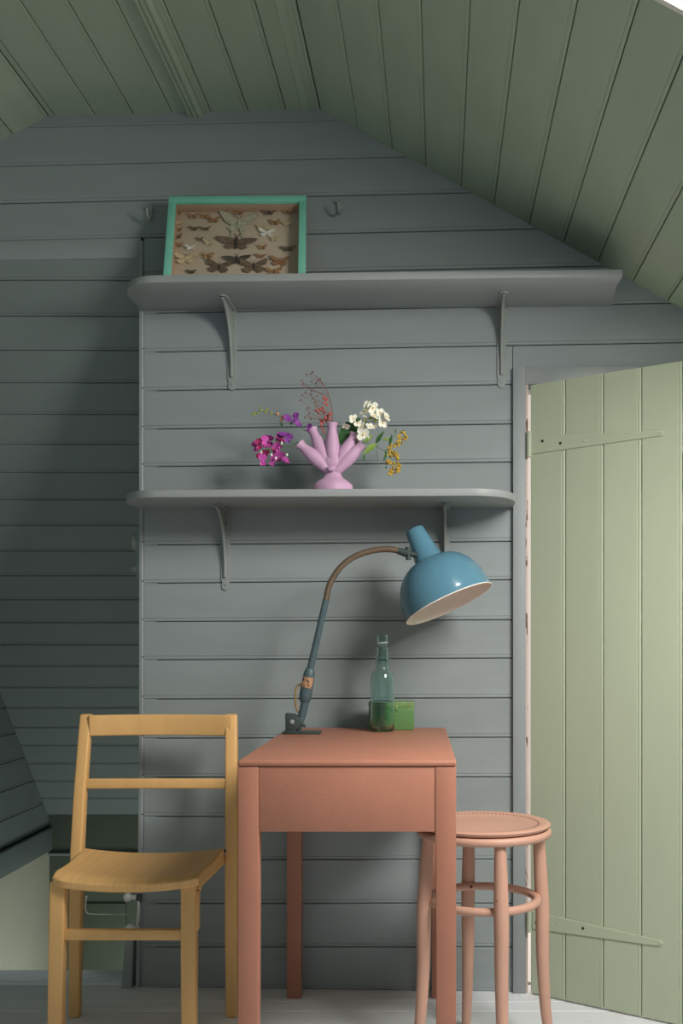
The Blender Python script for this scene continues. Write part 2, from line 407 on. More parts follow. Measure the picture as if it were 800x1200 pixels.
# ceiling
B = math.radians(1.2); EX, EY = math.sin(B), math.cos(B)
LEN = 3.5
def mk_slope(P0, P1):
    p0 = Vector((P0[0], P0[1])); dd = (Vector((P1[0], P1[1]))-p0).normalized()
    nrm = Vector((dd.y, -dd.x))
    if nrm.y > 0: nrm = -nrm
    def M(s, t, d=0.0):
        q = p0+dd*t+nrm*d
        w_ = WP(q.x, q.y, 0)
        return w_-Vector((EX, EY, 0))*s
    return M, dd
MR, ddR = mk_slope(GR0, GR1); ML, ddL = mk_slope(GL0, GL1)
MF, ddF = mk_slope(GL0, GR0)
def t_on(P0, dd, px):   # parameter where the wall line crosses a picture column
    u = wpx(px, 300)[0]; return (u-P0[0])/dd.x
tRs = [0]+[t_on(GR0, ddR, p) for p in (419, 459, 498.5, 540, 578.5, 620, 660, 700, 741, 782)]
while MR(0, tRs[-1])[0] < XR-.08: tRs.append(tRs[-1]+.114)
tLs = [0]+[t_on(GL0, ddL, p) for p in (15,)]
while ML(0, tLs[-1])[0] > XL+.02: tLs.append(tLs[-1]+.116)
tFs = [0]+[t_on(GL0, ddF, p) for p in (64, 111, 156, 202, 247, 290.5, 335)]+[(GR0[0]-GL0[0])/ddF.x]
iS = tRs.index(t_on(GR0, ddR, 660)); iE = iS+9       # planks cut by the skylight
SK0 = 1.146; SK1 = SK0+.86
cb = MB()
def slab(M, t0, t1, s0, s1):
    cb.hexa([M(s0, t0, -.05), M(s0, t1, -.05), M(s1, t1, -.05), M(s1, t0, -.05), M(s0, t0, -.0125), M(s0, t1, -.0125), M(s1, t1, -.0125), M(s1, t0, -.0125)])
slab(MF, tFs[0]-.02, tFs[-1]+.02, -.06, LEN); slab(ML, -.02, tLs[-1]+.02, -.06, LEN)
slab(MR, -.02, tRs[iS]-.006, -.06, LEN); slab(MR, tRs[iS]-.006, tRs[iE]+.006, -.06, SK0-.006); slab(MR, tRs[iS]-.006, tRs[iE]+.006, SK1+.006, LEN); slab(MR, tRs[iE]+.006, tRs[-1]+.02, -.06, LEN)
ceiling = tag(cb.build('ceiling', 'gap_wood'), 'sage green attic ceiling of beaded boards with sloping sides', 'ceiling', kind='structure')
def cplank(M, a, b_, s0, s1, bead):
    plank('board', ceiling, 'ceiling_paint', M, (s0, a), (s1, a), (s0, b_), (s1, b_), bead=bead)
for a, b_ in zip(tFs[:-1], tFs[1:]): cplank(MF, a, b_, -.012, LEN, 'high')
for a, b_ in zip(tLs[:-1], tLs[1:]): cplank(ML, a, b_, -.012, LEN, 'low')
for i, (a, b_) in enumerate(zip(tRs[:-1], tRs[1:])):
    if iS <= i < iE: cplank(MR, a, b_, -.012, SK0, 'high'); cplank(MR, a, b_, SK1, LEN, 'high')
    else: cplank(MR, a, b_, -.012, LEN, 'high')
# moulded batten on the flat ceiling
ba = t_on(GL0, ddF, 219); bb = t_on(GL0, ddF, 238.5); bw = bb-ba
prof = [(0, 0), (0, .012), (.2, .018), (.3, .018), (.35, .013), (.42, .018), (.58, .018), (.65, .013), (.7, .018), (.8, .018), (1, .012), (1, 0)]
bm_ = MB(); bm_.rings([[MF(s, ba+bw*f, d-.002) for f, d in prof] for s in (0, LEN)])
tag(bm_.build('trim_3', 'ceiling_paint', angle=20), 'moulded green batten running along the flat ceiling', 'trim', kind='structure')
# faint flat strip near the fold of the right slope
c0 = t_on(GL0, ddF, 352); c1 = t_on(GL0, ddF, 366)
fs_ = MB(); fs_.rings([[MF(s, c0+(c1-c0)*f, d) for f, d in ((0, -.002), (.2, .003), (.8, .003), (1, -.002))] for s in (0, LEN)])
tag(fs_.build('trim_4', 'ceiling_paint', angle=20), 'flat green cover strip beside the fold of the right slope', 'trim', kind='structure')
# skylight: deep lining, frame, pane
sky = thing('window_1', MR((SK0+SK1)/2, (tRs[iS]+tRs[iE])/2, 0), 'cream lined skylight let into the right roof slope', 'window', kind='structure')
def seg(name, t0, t1, s0, s1, d0, d1, m, bv=.002):
    q = MB(); q.hexa([MR(s0, t0, d0), MR(s0, t1, d0), MR(s1, t1, d0), MR(s1, t0, d0), MR(s0, t0, d1), MR(s0, t1, d1), MR(s1, t1, d1), MR(s1, t0, d1)])
    return q.build(name, m, sky, bevel=bv)
ta, te = tRs[iS], tRs[iE]
seg('edge_strip', ta-.012, te+.012, SK0-.012, SK0+.002, -.012, .004, 'landing_white'); seg('edge_strip', ta-.012, te+.012, SK1-.002, SK1+.012, -.012, .004, 'landing_white')
seg('lining', ta-.005, te+.005, SK0-.012, SK0+.006, -.30, -.01, 'cream_trim'); seg('lining', ta-.005, te+.005, SK1-.006, SK1+.012, -.30, -.01, 'cream_trim')
seg('lining', ta-.012, ta+.006, SK0, SK1, -.30, .003, 'cream_trim'); seg('lining', te-.006, te+.012, SK0, SK1, -.30, .003, 'cream_trim')
seg('window_frame', ta, te, SK0, SK0+.06, -.32, -.27, 'frame_dark'); seg('window_frame', ta, te, SK1-.06, SK1, -.32, -.27, 'frame_dark')
seg('window_frame', ta, ta+.06, SK0, SK1, -.32, -.27, 'frame_dark'); seg('window_frame', te-.06, te, SK0, SK1, -.32, -.27, 'frame_dark')
seg('pane', ta+.05, te-.05, SK0+.05, SK1-.05, -.30, -.295, 'pane_glass', 0)

# door frame
DT = .017
fr = thing('trim_5', WP(UD0, 0, 0), 'grey painted door frame beside the panelled wall', 'door frame', kind='structure')
def fbox(name, u0, u1, z0, z1, d0, d1, m, bv=.0015):
    q = MB(); q.hexa([WP(u0, z0, d1), WP(u1, z0, d1), WP(u1, z0, d0), WP(u0, z0, d0), WP(u0, z1, d1), WP(u1, z1, d1), WP(u1, z1, d0), WP(u0, z1, d0)])
    return q.build(name, m, fr, bevel=bv)
uj = wpx(615.2, 700)[0]
fbox('jamb_casing', UF, uj, 0, ZF, -.013, DT, 'trim_paint'); fbox('jamb_edge', uj, UD0, 0, ZD, -.06, DT-.004, 'chipped_edge', .001)
fbox('head_casing', uj, UD1+.05, ZD, ZF, -.013, DT-.0005, 'trim_paint'); fbox('head_lining', UD0, UD1, ZD-.012, ZD, -.06, .002, 'trim_paint')
fbox('jamb_casing', UD1, UD1+.05, 0, ZD, -.013, DT, 'trim_paint')
# the white landing wall beyond the doorway
lw = MB(); lw.box(-.3, 2.4, 3.75, 3.8, 0, 2.2); lw.box(-.3, 2.4, Y0+.075, 3.75, -.03, 0); lw.box(2.36, 2.4, Y0+.075, 3.75, 0, 2.2); lw.box(-.3, 2.4, Y0+.11, 3.8, 2.2, 2.24)
tag(lw.build('wall_landing', 'landing_white'), 'white wall glimpsed through the gap behind the open door', 'wall', kind='structure')

# door
DA = math.radians(34.3); DC, DS = math.cos(DA), math.sin(DA)
H0 = WP(wpx(620.3, 700)[0], 0, DT+.004)
def DP(s, t, d=0.0): # s along door, t height, d out of its visible face
    return Vector((H0[0]+s*DC-d*DS, H0[1]-s*DS-d*DC, t))
door = thing('door_1', H0, 'sage green plank door standing open on strap hinges', 'door', kind='structure')
ded = [0, .1098, .2236, .3334, .4458, .557, .668]
dz0 = .006; dz1 = CAMZ+(CY-451.5)*H0[1]/F
def DPt(s, t, d=0.0): return DP(t, s, d)
for a, b_ in zip(ded[:-1], ded[1:]):
    plank('board', door, 'door_paint', DPt, (dz0, a), (dz1, a), (dz0, b_), (dz1, b_), bead='high', g=.0012, T=.022)
for zc in (.3, 1.45):
    q = MB(); q.hexa([DP(.03, zc-.05, -.022), DP(.64, zc-.05, -.022), DP(.64, zc-.05, -.042), DP(.03, zc-.05, -.042), DP(.03, zc+.05, -.022), DP(.64, zc+.05, -.022), DP(.64, zc+.05, -.042), DP(.03, zc+.05, -.042)])
    q.build('ledge_rail', 'door_paint', door, bevel=.002)
def door_pt(px, py):
    k = (px-CX)/F; t = (k*H0[1]-H0[0])/(DC+k*DS); Y = H0[1]-t*DS
    return t, CAMZ+(CY-py)*Y/F
def strap(tl, bl, tr_, br, knuckle, screws):
    q = MB(); P = [door_pt(*p) for p in (bl, br, tr_, tl)]
    # rounded tip
    tip = []
    b2, t2 = P[1], P[2]; cx = (b2[0]+t2[0])/2; cz = (b2[1]+t2[1])/2; r = abs(t2[1]-b2[1])/2*1.15
    for k in range(9):
        a = -PI/2+PI*k/8; tip.append((cx+r*math.cos(a), cz+r*math.sin(a)))
    out = [P[0]]+tip+[P[3]]
    q.ext([DP(s, z, -.001) for s, z in out], DP(0, 0, .0045)-DP(0, 0, 0))
    h = q.build('strap_hinge', 'door_paint', door, bevel=.0008, seg=1)
    k0, k1 = knuckle
    z0 = CAMZ+(CY-k1)*H0[1]/F; z1 = CAMZ+(CY-k0)*H0[1]/F
    q = MB(); q.tube([DP(-.001, z0, .004), DP(-.001, z1, .004)], .0075, 12); q.build('knuckle', 'door_paint', h, bevel=.001, seg=1)
    for (sx, sy_, dk) in screws:
        s, z = door_pt(sx, sy_); q = MB(); q.lathe(DP(s, z, .0035), DP(0, 0, 1)-DP(0, 0, 0), [(0, .0042), (.0012, .0036), (.0015, .001)], 10)
        q.build('screw', 'screw_dark' if dk else 'door_paint', h)
strap((622, 511), (622, 532.5), (775, 505.5), (775, 510.5), (505.5, 536), ((636, 517, 1), (657, 519.5, 1), (685, 516.5, 0), (774, 507.8, 0)))
strap((624, 1067.5), (624, 1088), (773, 1102), (773, 1108), (1060, 1092), ((628.5, 1081, 1), (653.5, 1082, 0), (683.5, 1087.5, 1), (774, 1105, 0)))

# ------------------------------------------------------------------ wall shelves with iron brackets
def shelf(name, label, outline, z0, z1, brk, org):
    t = thing(name, org, label, 'shelf', 'wall shelves')
    q = MB(); q.ext([(x, y, z0) for x, y in outline], (0, 0, z1-z0))
    q.build('shelf_board', 'shelf_paint', t, bevel=.0025, angle=30)
    for ub, drop, reach in brk:
        bracket(t, ub, z0, drop, reach)
    return t
def bracket(t, u, z0, drop, reach):
    zt = z0+.001
    q = MB(); w_ = .0135
    # back plate with a drop finial
    o = [(u-w_, zt), (u-w_, zt-drop+.03), (u-.010, zt-drop+.024), (u-.0125, zt-drop+.012), (u-.009, zt-drop+.002), (u, zt-drop-.003),
         (u+.009, zt-drop+.002), (u+.0125, zt-drop+.012), (u+.010, zt-drop+.024), (u+w_, zt-drop+.03), (u+w_, zt)]
    q.ext([WP(a, z, -.001) for a, z in o], WP(0, 0, .0055)-WP(0, 0, 0))
    h = q.build('bracket', 'iron_paint', t, bevel=.001, seg=1)
    # flange under the shelf
    q = MB(); o = [(-w_, .0), (w_, .0), (w_, reach), (.010, reach+.012), (0, reach+.016), (-.010, reach+.012), (-w_, reach)]
    q.ext([WP(u+a, zt, d) for a, d in o], (0, 0, -.0055)); q.build('flange', 'iron_paint', h, bevel=.001, seg=1)
    # curved brace and its rib
    pts = []
    for k in range(13):
        f = k/12; a = f*PI/2
        pts.append(WP(u, zt-drop+.035+(drop-.040)*math.sin(a)**1.15, .006+(reach+.001)*(1-math.cos(a))**1.25))
    q = MB()
    q.sweep(pts, .008, .013, up=WP(0, 0, 1)-WP(0, 0, 0)+Vector((0, 0, -.4)))
    q.build('brace', 'iron_paint', h, bevel=.002, seg=1)
    q = MB(); web = [WP(u-.0018, p.z, .004) for p in (pts[0], pts[4])]
    q.ext([WP(u-.002, zt-.004, .004)]+[p+WP(-.002, 0, 0)-WP(0, 0, 0) for p in pts[::-1][1:7]]+[WP(u-.002, zt-drop*.55, .004)], (.004, 0, 0))
    q.build('web', 'iron_paint', h)
    for dz in (.045, drop-.016):
        q = MB(); q.lathe(WP(u+(.008 if dz < .1 else 0), zt-dz, .0045), WP(0, 0, 1)-WP(0, 0, 0), [(0, .0045), (.0025, .0038), (.0032, .0012)], 10); q.build('screw', 'iron_paint', h)
    q = MB(); q.lathe(WP(u-.001, zt-.0045, reach+.006), (0, 0, -1), [(0, .0045), (.002, .004), (.0026, .001)], 10); q.build('screw', 'screw_dark', h)

# upper shelf
zu = 1.9655; tu = .0205; du = .235
def arc(cx, cy, r, a0, a1, n=12): return [(cx+r*math.cos(a0+(a1-a0)*k/n), cy+r*math.sin(a0+(a1-a0)*k/n)) for k in range(n+1)]
def wxy(u, d): p = WP(u, 0, d); return (p[0], p[1])
uLs = wpx(165.5, 367)[0]; uRs = wpx(717, 355.5)[0]
r = .11
o = [wxy(uLs, -.001), wxy(uLs+.002, .05)]+[wxy(uLs+r-r*math.cos(a)*.98, .115+(du-.115)*math.sin(a)) for a in [PI/2*k/12 for k in range(13)]]
o += [wxy(uRs-.008, du), wxy(uRs-.012, .16), wxy(uRs-.006, .08), wxy(uRs, .03), wxy(uRs, -.001)]
shelf('wall_shelf', 'long grey wall shelf carrying the framed insect case', o, zu, zu+tu, [(wpx(272, 400)[0], .232, .125), (wpx(587.5, 400)[0], .232, .12)], WP(-.1, zu, 0))
# lower shelf
zw = 1.389; tw = .0205; dw = .245
u0 = wpx(164, 598)[0]; u1 = wpx(601, 593)[0]
o = [wxy(u0, -.001)]+[wxy(u0+.12-.12*math.cos(a), .10+(dw-.10)*math.sin(a)) for a in [PI/2*k/14 for k in range(15)]]
o += [wxy(u1-.12+.12*math.sin(a), .10+(dw-.10)*math.cos(a)) for a in [PI/2*k/14 for k in range(15)]]+[wxy(u1, -.001)]
shelf('wall_shelf', 'short grey wall shelf with rounded ends under the pink vase', o, zw, zw+tw, [(wpx(264.5, 640)[0], .235, .125), (wpx(521.5, 640)[0], .235, .125)], WP(-.27, zw, 0))

# ------------------------------------------------------------------ wall hooks
def hook(px, py, label):
    u, z = wpx(px, py); t = thing('wall_hook', WP(u, z, 0), label, 'hook', 'wall hooks')
    q = MB(); q.lathe(WP(u, z, -.001), WP(0, 0, 1)-WP(0, 0, 0), [(0, .009), (.003, .009), (.005, .006)], 14); q.build('rose', 'iron_paint', t)
    pts = [WP(u, z, .003), WP(u, z-.001, .014)]
    for k in range(13):
        a = math.radians(110)+math.radians(255)*k/12
        pts.append(WP(u, z+.001+.022*math.sin(a)-.016, .036+.022*math.cos(a)))
    q = MB(); q.tube(bez(pts, 3), .0034, 8); q.build('hook_wire', 'iron_paint', t)
hook(179, 248, 'small grey wall hook near the corner of the stairwell recess')
hook(399, 241, 'small grey wall hook on bare boards beside the insect case')

# rotary switch on the side of the partition
sw = thing('light_switch', (UCOR+.004, Y0+.07, 1.26), 'old round light switch on the stair side of the partition', 'switch')
pz = at(160, 650, Y0+.07)[2]
q = MB(); q.box(UCOR-.012, UCOR+.006, Y0+.035, Y0+.11, pz-.085, pz+.08); q.build('mounting_block', 'slope_paint', sw, bevel=.005)
q = MB(); q.lathe((UCOR-.011, Y0+.072, pz+.035), (-1, 0, 0), [(0, .027), (.012, .026), (.019, .02), (.022, .008)], 20); q.build('switch_dome', 'switch_grey', sw)
q = MB(); q.lathe((UCOR-.011, Y0+.072, pz-.04), (-1, 0, 0), [(0, .026), (.006, .025), (.009, .012), (.022, .009), (.024, .004)], 20); q.build('switch_knob', 'switch_grey', sw)

# latch and rod by the stairwell
lt = thing('stair_latch', WP(UCOR, .24, 0), 'pale porcelain and iron catch low on the partition corner', 'latch')
q = MB(); a = WP(UCOR, .25, .004); p = at(159, 1052, a[1]-.01)
q.lathe(p, (-1, -.15, .1), [(0, .007), (.012, .007), (.016, .012), (.026, .014), (.033, .009), (.035, .003)], 16); q.build('knob', 'porcelain', lt)
q = MB(); p = at(163, 1053, a[1]-.008); q.box(p[0]-.006, p[0]+.006, p[1]-.006, p[1]+.014, p[2]-.012, p[2]+.012); q.build('plate', 'frame_dark', lt, bevel=.001)
q = MB(); q.tube(bez([at(162, 1056, a[1]-.014), at(162.3, 1066, a[1]-.018), at(161.5, 1078, a[1]-.016), at(159.5, 1088, a[1]-.010)], 5), .0038, 8); q.build('lever', 'porcelain', lt)
q = MB(); p = at(152, 1087, a[1]-.006); q.ball(p, (.014, .012, .0095), 14, 8); q.build('catch_cup', 'porcelain', lt)
q = MB(); p1 = at(156, 1088, a[1]-.006); p2 = at(163, 1086, a[1]-.004); q.tube([p1, p2], .005, 8); q.build('catch_arm', 'porcelain', lt)
rd = thing('wire_rod', at(130, 1071, 3.0), 'thin pale rod with upturned end across the stairwell edge', 'rod')
q = MB(); q.tube(bez([at(164, 1071, 3.0), at(130, 1071.5, 3.0), at(106, 1071, 3.0), at(101, 1068, 3.0), at(100, 1062, 3.0), at(101, 1052, 3.0)], 6), .0016, 8); q.build('rod_wire', 'rod_pale', rd)
q = MB(); q.ball(at(101, 1051, 3.0), .0035, 8, 6); q.build('end_ball', 'rod_pale', rd)

# ------------------------------------------------------------------ desk
TF, TR_ = 2.10, 2.925; TX0, TX1 = -.371, .0785; TZ = .76
desk = thing('writing_desk', ((TX0+TX1)/2, (TF+TR_)/2, 0), 'terracotta painted narrow desk with square legs and deep apron', 'desk')
q = MB(); rr = .010
q.box(TX0, TX1, TF-.002, TR_, TZ-.013, TZ); q.build('tabletop', 'desk_terracotta', desk, bevel=.005, seg=3)
LW = .0425; zt = TZ-.0135; za = CAMZ-(975-CY)*TF/F
for sx in (0, 1):
    for sy_ in (0, 1):
        x0 = TX0+.001 if sx == 0 else TX1-.001-LW; y0 = TF if sy_ == 0 else TR_-LW-.002
        xi = x0+LW if sx == 0 else x0
        q = MB(); e = .005   # inner edges eased below the apron
        def rect(z, ins):
            X0 = x0+(ins if sx == 1 else 0); X1 = x0+LW-(ins if sx == 0 else 0)
            return [Vector((X0, y0, z)), Vector((X1, y0, z)), Vector((X1, y0+LW, z)), Vector((X0, y0+LW, z))]
        q.rings([rect(0, .003), rect(za-.06, .001), rect(za-.02, 0), rect(zt, 0)])
        q.build('leg', 'desk_terracotta', desk, bevel=.0015)
xa, xb = TX0+LW+.0015, TX1-LW-.0015
q = MB(); q.box(xa, xb, TF+.0015, TF+.022, za, zt); q.build('drawer_front', 'desk_terracotta', desk, bevel=.0015)
q = MB(); q.box(xa, xb, TR_-.03, TR_-.012, za, zt); q.build('rear_apron', 'desk_terracotta', desk, bevel=.001)
for x in (TX0+.003, TX1-.021):
    q = MB(); q.box(x, x+.018, TF+LW-.002, TR_-LW, za, zt); q.build('side_apron', 'desk_terracotta', desk, bevel=.001)

# ------------------------------------------------------------------ yellow chair
CYB = 2.733; CYF = 2.425
chair = thing('dining_chair', (-.70, 2.58, 0), 'mustard yellow wooden chair with two back rails and plain legs', 'chair')
def post(xb, xs, xt, w_):
    q = MB(); rings = []
    for z, x, y, dw_ in ((0, xb, CYB, .026), (.2, (xb*.6+xs*.4), CYB-.004, .032), (.44, xs, CYB-.003, .036), (.58, xs*.7+xt*.3, CYB+.018, .033), (.72, xs*.3+xt*.7, CYB+.048, .03), (.806, xt, CYB+.068, .026)):
        ww = w_ if z > .1 else w_*.92
        rings.append([Vector((x-ww/2, y, z)), Vector((x+ww/2, y, z)), Vector((x+ww/2, y+dw_, z)), Vector((x-ww/2, y+dw_, z))])
    q.rings(rings); return q.build('rear_leg', 'chair_yellow', chair, bevel=.005, seg=3)
post(-.920, -.914, -.911, .031); post(-.500, -.500, -.5135, .032)
def rail(name, py0, py1, Y, bow, th):
    q = MB(); pts = []
    za_, zb_ = at(0, py1, Y)[2], at(0, py0, Y)[2]
    for k in range(13):
        f = k/12; pts.append(Vector((-.9+f*(.9-.521+.015), Y+bow*4*f*(1-f), (za_+zb_)/2)))
    q.sweep(pts, th, zb_-za_); return q.build(name, 'chair_yellow', chair, bevel=.004, seg=3)
rail('top_rail', 838, 862.5, 2.798, .03, .018); rail('back_rail', 912.5, 924.2, 2.772, .004, .016)
# seat
q = MB(); nx, ny = 16, 12; top, bot = [], []
sx0r, sx1r, sx0f, sx1f = -.888, -.5165, -.866, -.5185
for j in range(ny+1):
    v = j/ny; row, rob = [], []
    for i in range(nx+1):
        u = i/nx; x = (sx0r+(sx0f-sx0r)*v)*(1-u)+(sx1r+(sx1f-sx1r)*v)*u
        cr = .010 if v > .85 else 0
        yb = 2.722; yf = 2.412-.012*(1-(2*u-1)**4)
        if u < .06 or u > .94: yf += .008
        y = yb+(yf-yb)*v
        dip = .013*(1-(2*u-1)**2)
        z = .457-dip-.007*math.sin(PI*v)-(.012*((v-.85)/.15)**2 if v > .85 else 0)+.003*v
        row.append(Vector((x, y, z))); th = .020+.004*v
        rob.append(Vector((x, y+(.004 if v > .9 else 0), .457-dip-.007*math.sin(PI*v)-th-.006*v)))
    top.append(row); bot.append(rob)
vs = [p for r_ in top for p in r_]+[p for r_ in bot for p in r_]; W_ = nx+1; OB = W_*(ny+1); fs = []
for j in range(ny):
    for i in range(nx):
        fs.append((j*W_+i, j*W_+i+1, (j+1)*W_+i+1, (j+1)*W_+i)); fs.append((OB+j*W_+i, OB+(j+1)*W_+i, OB+(j+1)*W_+i+1, OB+j*W_+i+1))
for i in range(nx):
    fs.append((i, OB+i, OB+i+1, i+1)); e = ny*W_; fs.append((e+i, e+i+1, OB+e+i+1, OB+e+i))
for j in range(ny):
    fs.append((j*W_, (j+1)*W_, OB+(j+1)*W_, OB+j*W_)); fs.append((j*W_+nx, OB+j*W_+nx, OB+(j+1)*W_+nx, (j+1)*W_+nx))
q.add(vs, fs); seat = q.build('seat', 'seat_yellow', chair, angle=50)
mdf = seat.modifiers.new('round', 'BEVEL'); mdf.width = .004; mdf.segments = 2; mdf.limit_method = 'ANGLE'; mdf.angle_limit = math.radians(50)
# front legs
for xt_, xb_ in ((-.8555, -.8640), (-.5455, -.5455)):
    q = MB(); rings = []
    for z, x, h in ((0, xb_, .0165), (.25, (xt_+xb_)/2, .0178), (.436, xt_, .0178)):
        rings.append([Vector((x-h, CYF, z)), Vector((x+h, CYF, z)), Vector((x+h, CYF+.034, z)), Vector((x-h, CYF+.034, z))])
    q.rings(rings); q.build('front_leg', 'chair_yellow', chair, bevel=.004, seg=3)
z0, z1 = at(0, 1102.3, CYF+.008)[2], at(0, 1090, CYF+.008)[2]
q = MB(); q.box(-.845, -.555, CYF+.007, CYF+.026, z0, z1); q.build('front_stretcher', 'chair_yellow', chair, bevel=.003)
# bent side rails that run under the seat and turn down the outer side of the front legs
for xo, xr_, sg in ((-.874, -.886, -1), (-.5255, -.519, 1)):
    pts = [(xr_, CYB+.004, .424), (xr_*.5+xo*.5, 2.60, .424), (xo, 2.50, .424), (xo, 2.462, .418), (xo, 2.447, .402), (xo, 2.442, .37), (xo+(.0 if sg > 0 else -.003), 2.442, .318)]
    q = MB(); q.sweep(bez(pts, 5), .006, .024, up=(0, .72, 1)); q.build('side_rail', 'chair_yellow', chair, bevel=.002)
for x in (-.887, -.515):
    q = MB(); q.lathe((x, CYB+.0, .447), (0, -1, 0), [(0, .004), (.003, .0035), (.004, .001)], 8); q.build('screw', 'screw_dark', chair)

# ------------------------------------------------------------------ stool
SY = 2.50; SX = (566.7-CX)*SY/F; SR = .1635; SZ = .5655
stool = thing('bentwood_stool', (SX, SY, 0), 'dusty pink round bentwood stool with foot ring', 'stool')
q = MB(); q.lathe((SX, SY, 0), (0, 0, 1), [(SZ-.013, .001), (SZ-.013, SR-.012), (SZ-.008, SR-.003), (SZ-.003, SR-.001), (SZ, SR-.006), (SZ+.0005, SR-.015), (SZ-.001, SR-.026), (SZ-.004, SR-.034), (SZ-.0055, SR*.5), (SZ-.006, .001)], 56); q.build('seat', 'stool_pink', stool, angle=50)
q = MB(); q.lathe((SX, SY, 0), (0, 0, 1), [(SZ-.033, SR-.03), (SZ-.033, SR-.006), (SZ-.030, SR-.001), (SZ-.022, SR+.0015), (SZ-.016, SR-.001), (SZ-.0135, SR-.006), (SZ-.0125, SR-.03)], 56); q.build('seat_rim', 'stool_pink', stool, angle=50)
q = MB()
for k in range(84):
    a = 2*PI*k/84; c = (SX+(SR-.030)*math.cos(a), SY+(SR-.030)*math.sin(a), SZ-.0024)
    q.lathe(c, (0, 0, 1), [(-.001, .0019), (.0006, .0017)], 6)
q.build('stud_holes', 'hole_dark', stool, kind='stuff')
legs = []
for a0 in (12, 102, 192, 282):
    a = math.radians(a0); ca, sn = math.cos(a), math.sin(a)
    pr = [(SZ-.030, .139, .0135), (SZ-.07, .142, .0150), (.40, .147, .0172), (.34, .150, .0175), (.22, .151, .0158), (.10, .158, .0138), (.03, .168, .0122), (0, .174, .0115)]
    pts = [Vector((SX+ca*r_, SY+sn*r_, z)) for z, r_, _ in pr]
    path = bez(pts, 5); rad = bez([Vector((x, 0, 0)) for _, _, x in pr], 5)
    q = MB(); q.tube(path, [x[0] for x in rad], 16); q.build('leg', 'stool_pink', stool)
q = MB(); q.tube([Vector((SX+.1295*math.cos(2*PI*k/56), SY+.1295*math.sin(2*PI*k/56), .377)) for k in range(56)], .0102, 12, closed=True); q.build('foot_ring', 'stool_pink', stool)
for a0 in (12, 102, 192, 282):
    a = math.radians(a0); q = MB(); q.lathe((SX+.1185*math.cos(a), SY+.1185*math.sin(a), .378), (-math.cos(a), -math.sin(a), 0), [(0, .0038), (.002, .003)], 8); q.build('screw', 'hole_dark', stool)

# ------------------------------------------------------------------ desk lamp
LY = 2.72
def lp(px, py, dy=0): return at(px, py, LY+dy)
lamp = thing('desk_lamp', lp(347, 860), 'blue enamel gooseneck desk lamp clamped to the terracotta desk', 'lamp')
q = MB(); p0 = lp(333.5, 860); p1 = lp(376, 862)
q.sweep([Vector((p0[0]-.003, LY, TZ+.004)), Vector((p0[0]+.05, LY, TZ+.004)), Vector((p1[0], LY, TZ+.0035))], .034, .008); q.build('clamp_plate', 'lamp_clamp', lamp, bevel=.002)
q = MB(); o = [lp(334.5, 835.5), lp(345, 836.5), lp(352.5, 841), lp(355, 849), lp(347, 856), lp(345.5, 860), lp(335, 860)]
q.ext([p+Vector((0, -.013, 0)) for p in o], (0, .026, 0)); q.build('clamp_block', 'lamp_clamp', lamp, bevel=.003)
q = MB(); q.lathe(lp(343, 845.5)+Vector((0, -.012, 0)), (0, -1, 0), [(0, .006), (.003, .006), (.004, .003)], 12); q.build('clamp_bolt', 'iron_paint', lamp)
q = MB(); q.tube([lp(350, 858), lp(352, 849)], .006, 10); q.tube([lp(350, 846), lp(358, 851.5)], .004, 8); q.build('clamp_screw', 'lamp_clamp', lamp)
q = MB(); q.tube([lp(350.5, 848), lp(354, 838), lp(358, 820)], [.010, .0105, .0112], 16); q.build('stem', 'lamp_blue_dull', lamp)
ax = (lp(363.5, 783)-lp(356.5, 823)).normalized()
q = MB(); L0 = (lp(363.5, 783)-lp(356.5, 823)).length
q.lathe(lp(356.5, 823), ax, [(0, .011), (.006, .0155), (.02, .0168), (L0-.03, .0160), (L0-.012, .0150), (L0-.002, .0112), (L0, .0095)], 20); q.build('barrel', 'lamp_blue_dull', lamp)
# worn sticker wrapped on the barrel
q = MB(); c0 = lp(356.5, 823); side = ax.cross(Vector((0, 1, 0))).normalized()
pts_f, pts_b = [], []
for h in (.040, .054, .068):
    rowf = []
    for k in range(5):
        a = math.radians(-50+k*26); dr = -Vector((0, 1, 0))*math.cos(a)+(-side if side.x < 0 else side)*math.sin(a)
        rowf.append(c0+ax*h+dr*.0172)
    pts_f.append(rowf)
q.add([p for r_ in pts_f for p in r_], [(j*5+i, j*5+i+1, (j+1)*5+i+1, (j+1)*5+i) for j in range(2) for i in range(4)]); q.build('maker_sticker', 'sticker', lamp, label='worn tan paper sticker')
q = MB(); q.tube(bez([lp(354, 802), lp(349.5, 803), lp(346.5, 808), lp(346, 818), lp(347, 828), lp(349, 833), lp(351, 836)], 5), .0032, 8); q.build('cord', 'cord_tan', lamp)
q = MB(); q.tube([lp(362.8, 787), lp(368, 764), lp(375, 733), lp(382, 702.5)], [.0098, .0092, .0088, .0088], 16); q.build('arm', 'lamp_blue_dull', lamp)
gp = bez([lp(381.7, 704), lp(386.3, 684.5), lp(398.8, 665), lp(414.5, 652.8), lp(435.5, 645.3), lp(456.5, 643.6), lp(471.5, 646.8)], 10)
q = MB(); q.tube(gp, [.0078+.0005*(k % 2) for k in range(len(gp))], 12); q.build('gooseneck', 'gooseneck_brass', lamp)
q = MB(); q.tube([lp(466, 645.5), lp(473, 647.4), lp(479, 649)], [.0085, .0105, .0105], 14); q.tube([lp(478, 641), lp(478.5, 656)], .0075, 12); q.tube([lp(478, 648.5), lp(491, 651)], .0075, 12); q.build('swivel_joint', 'lamp_clamp', lamp, bevel=.001, seg=1)
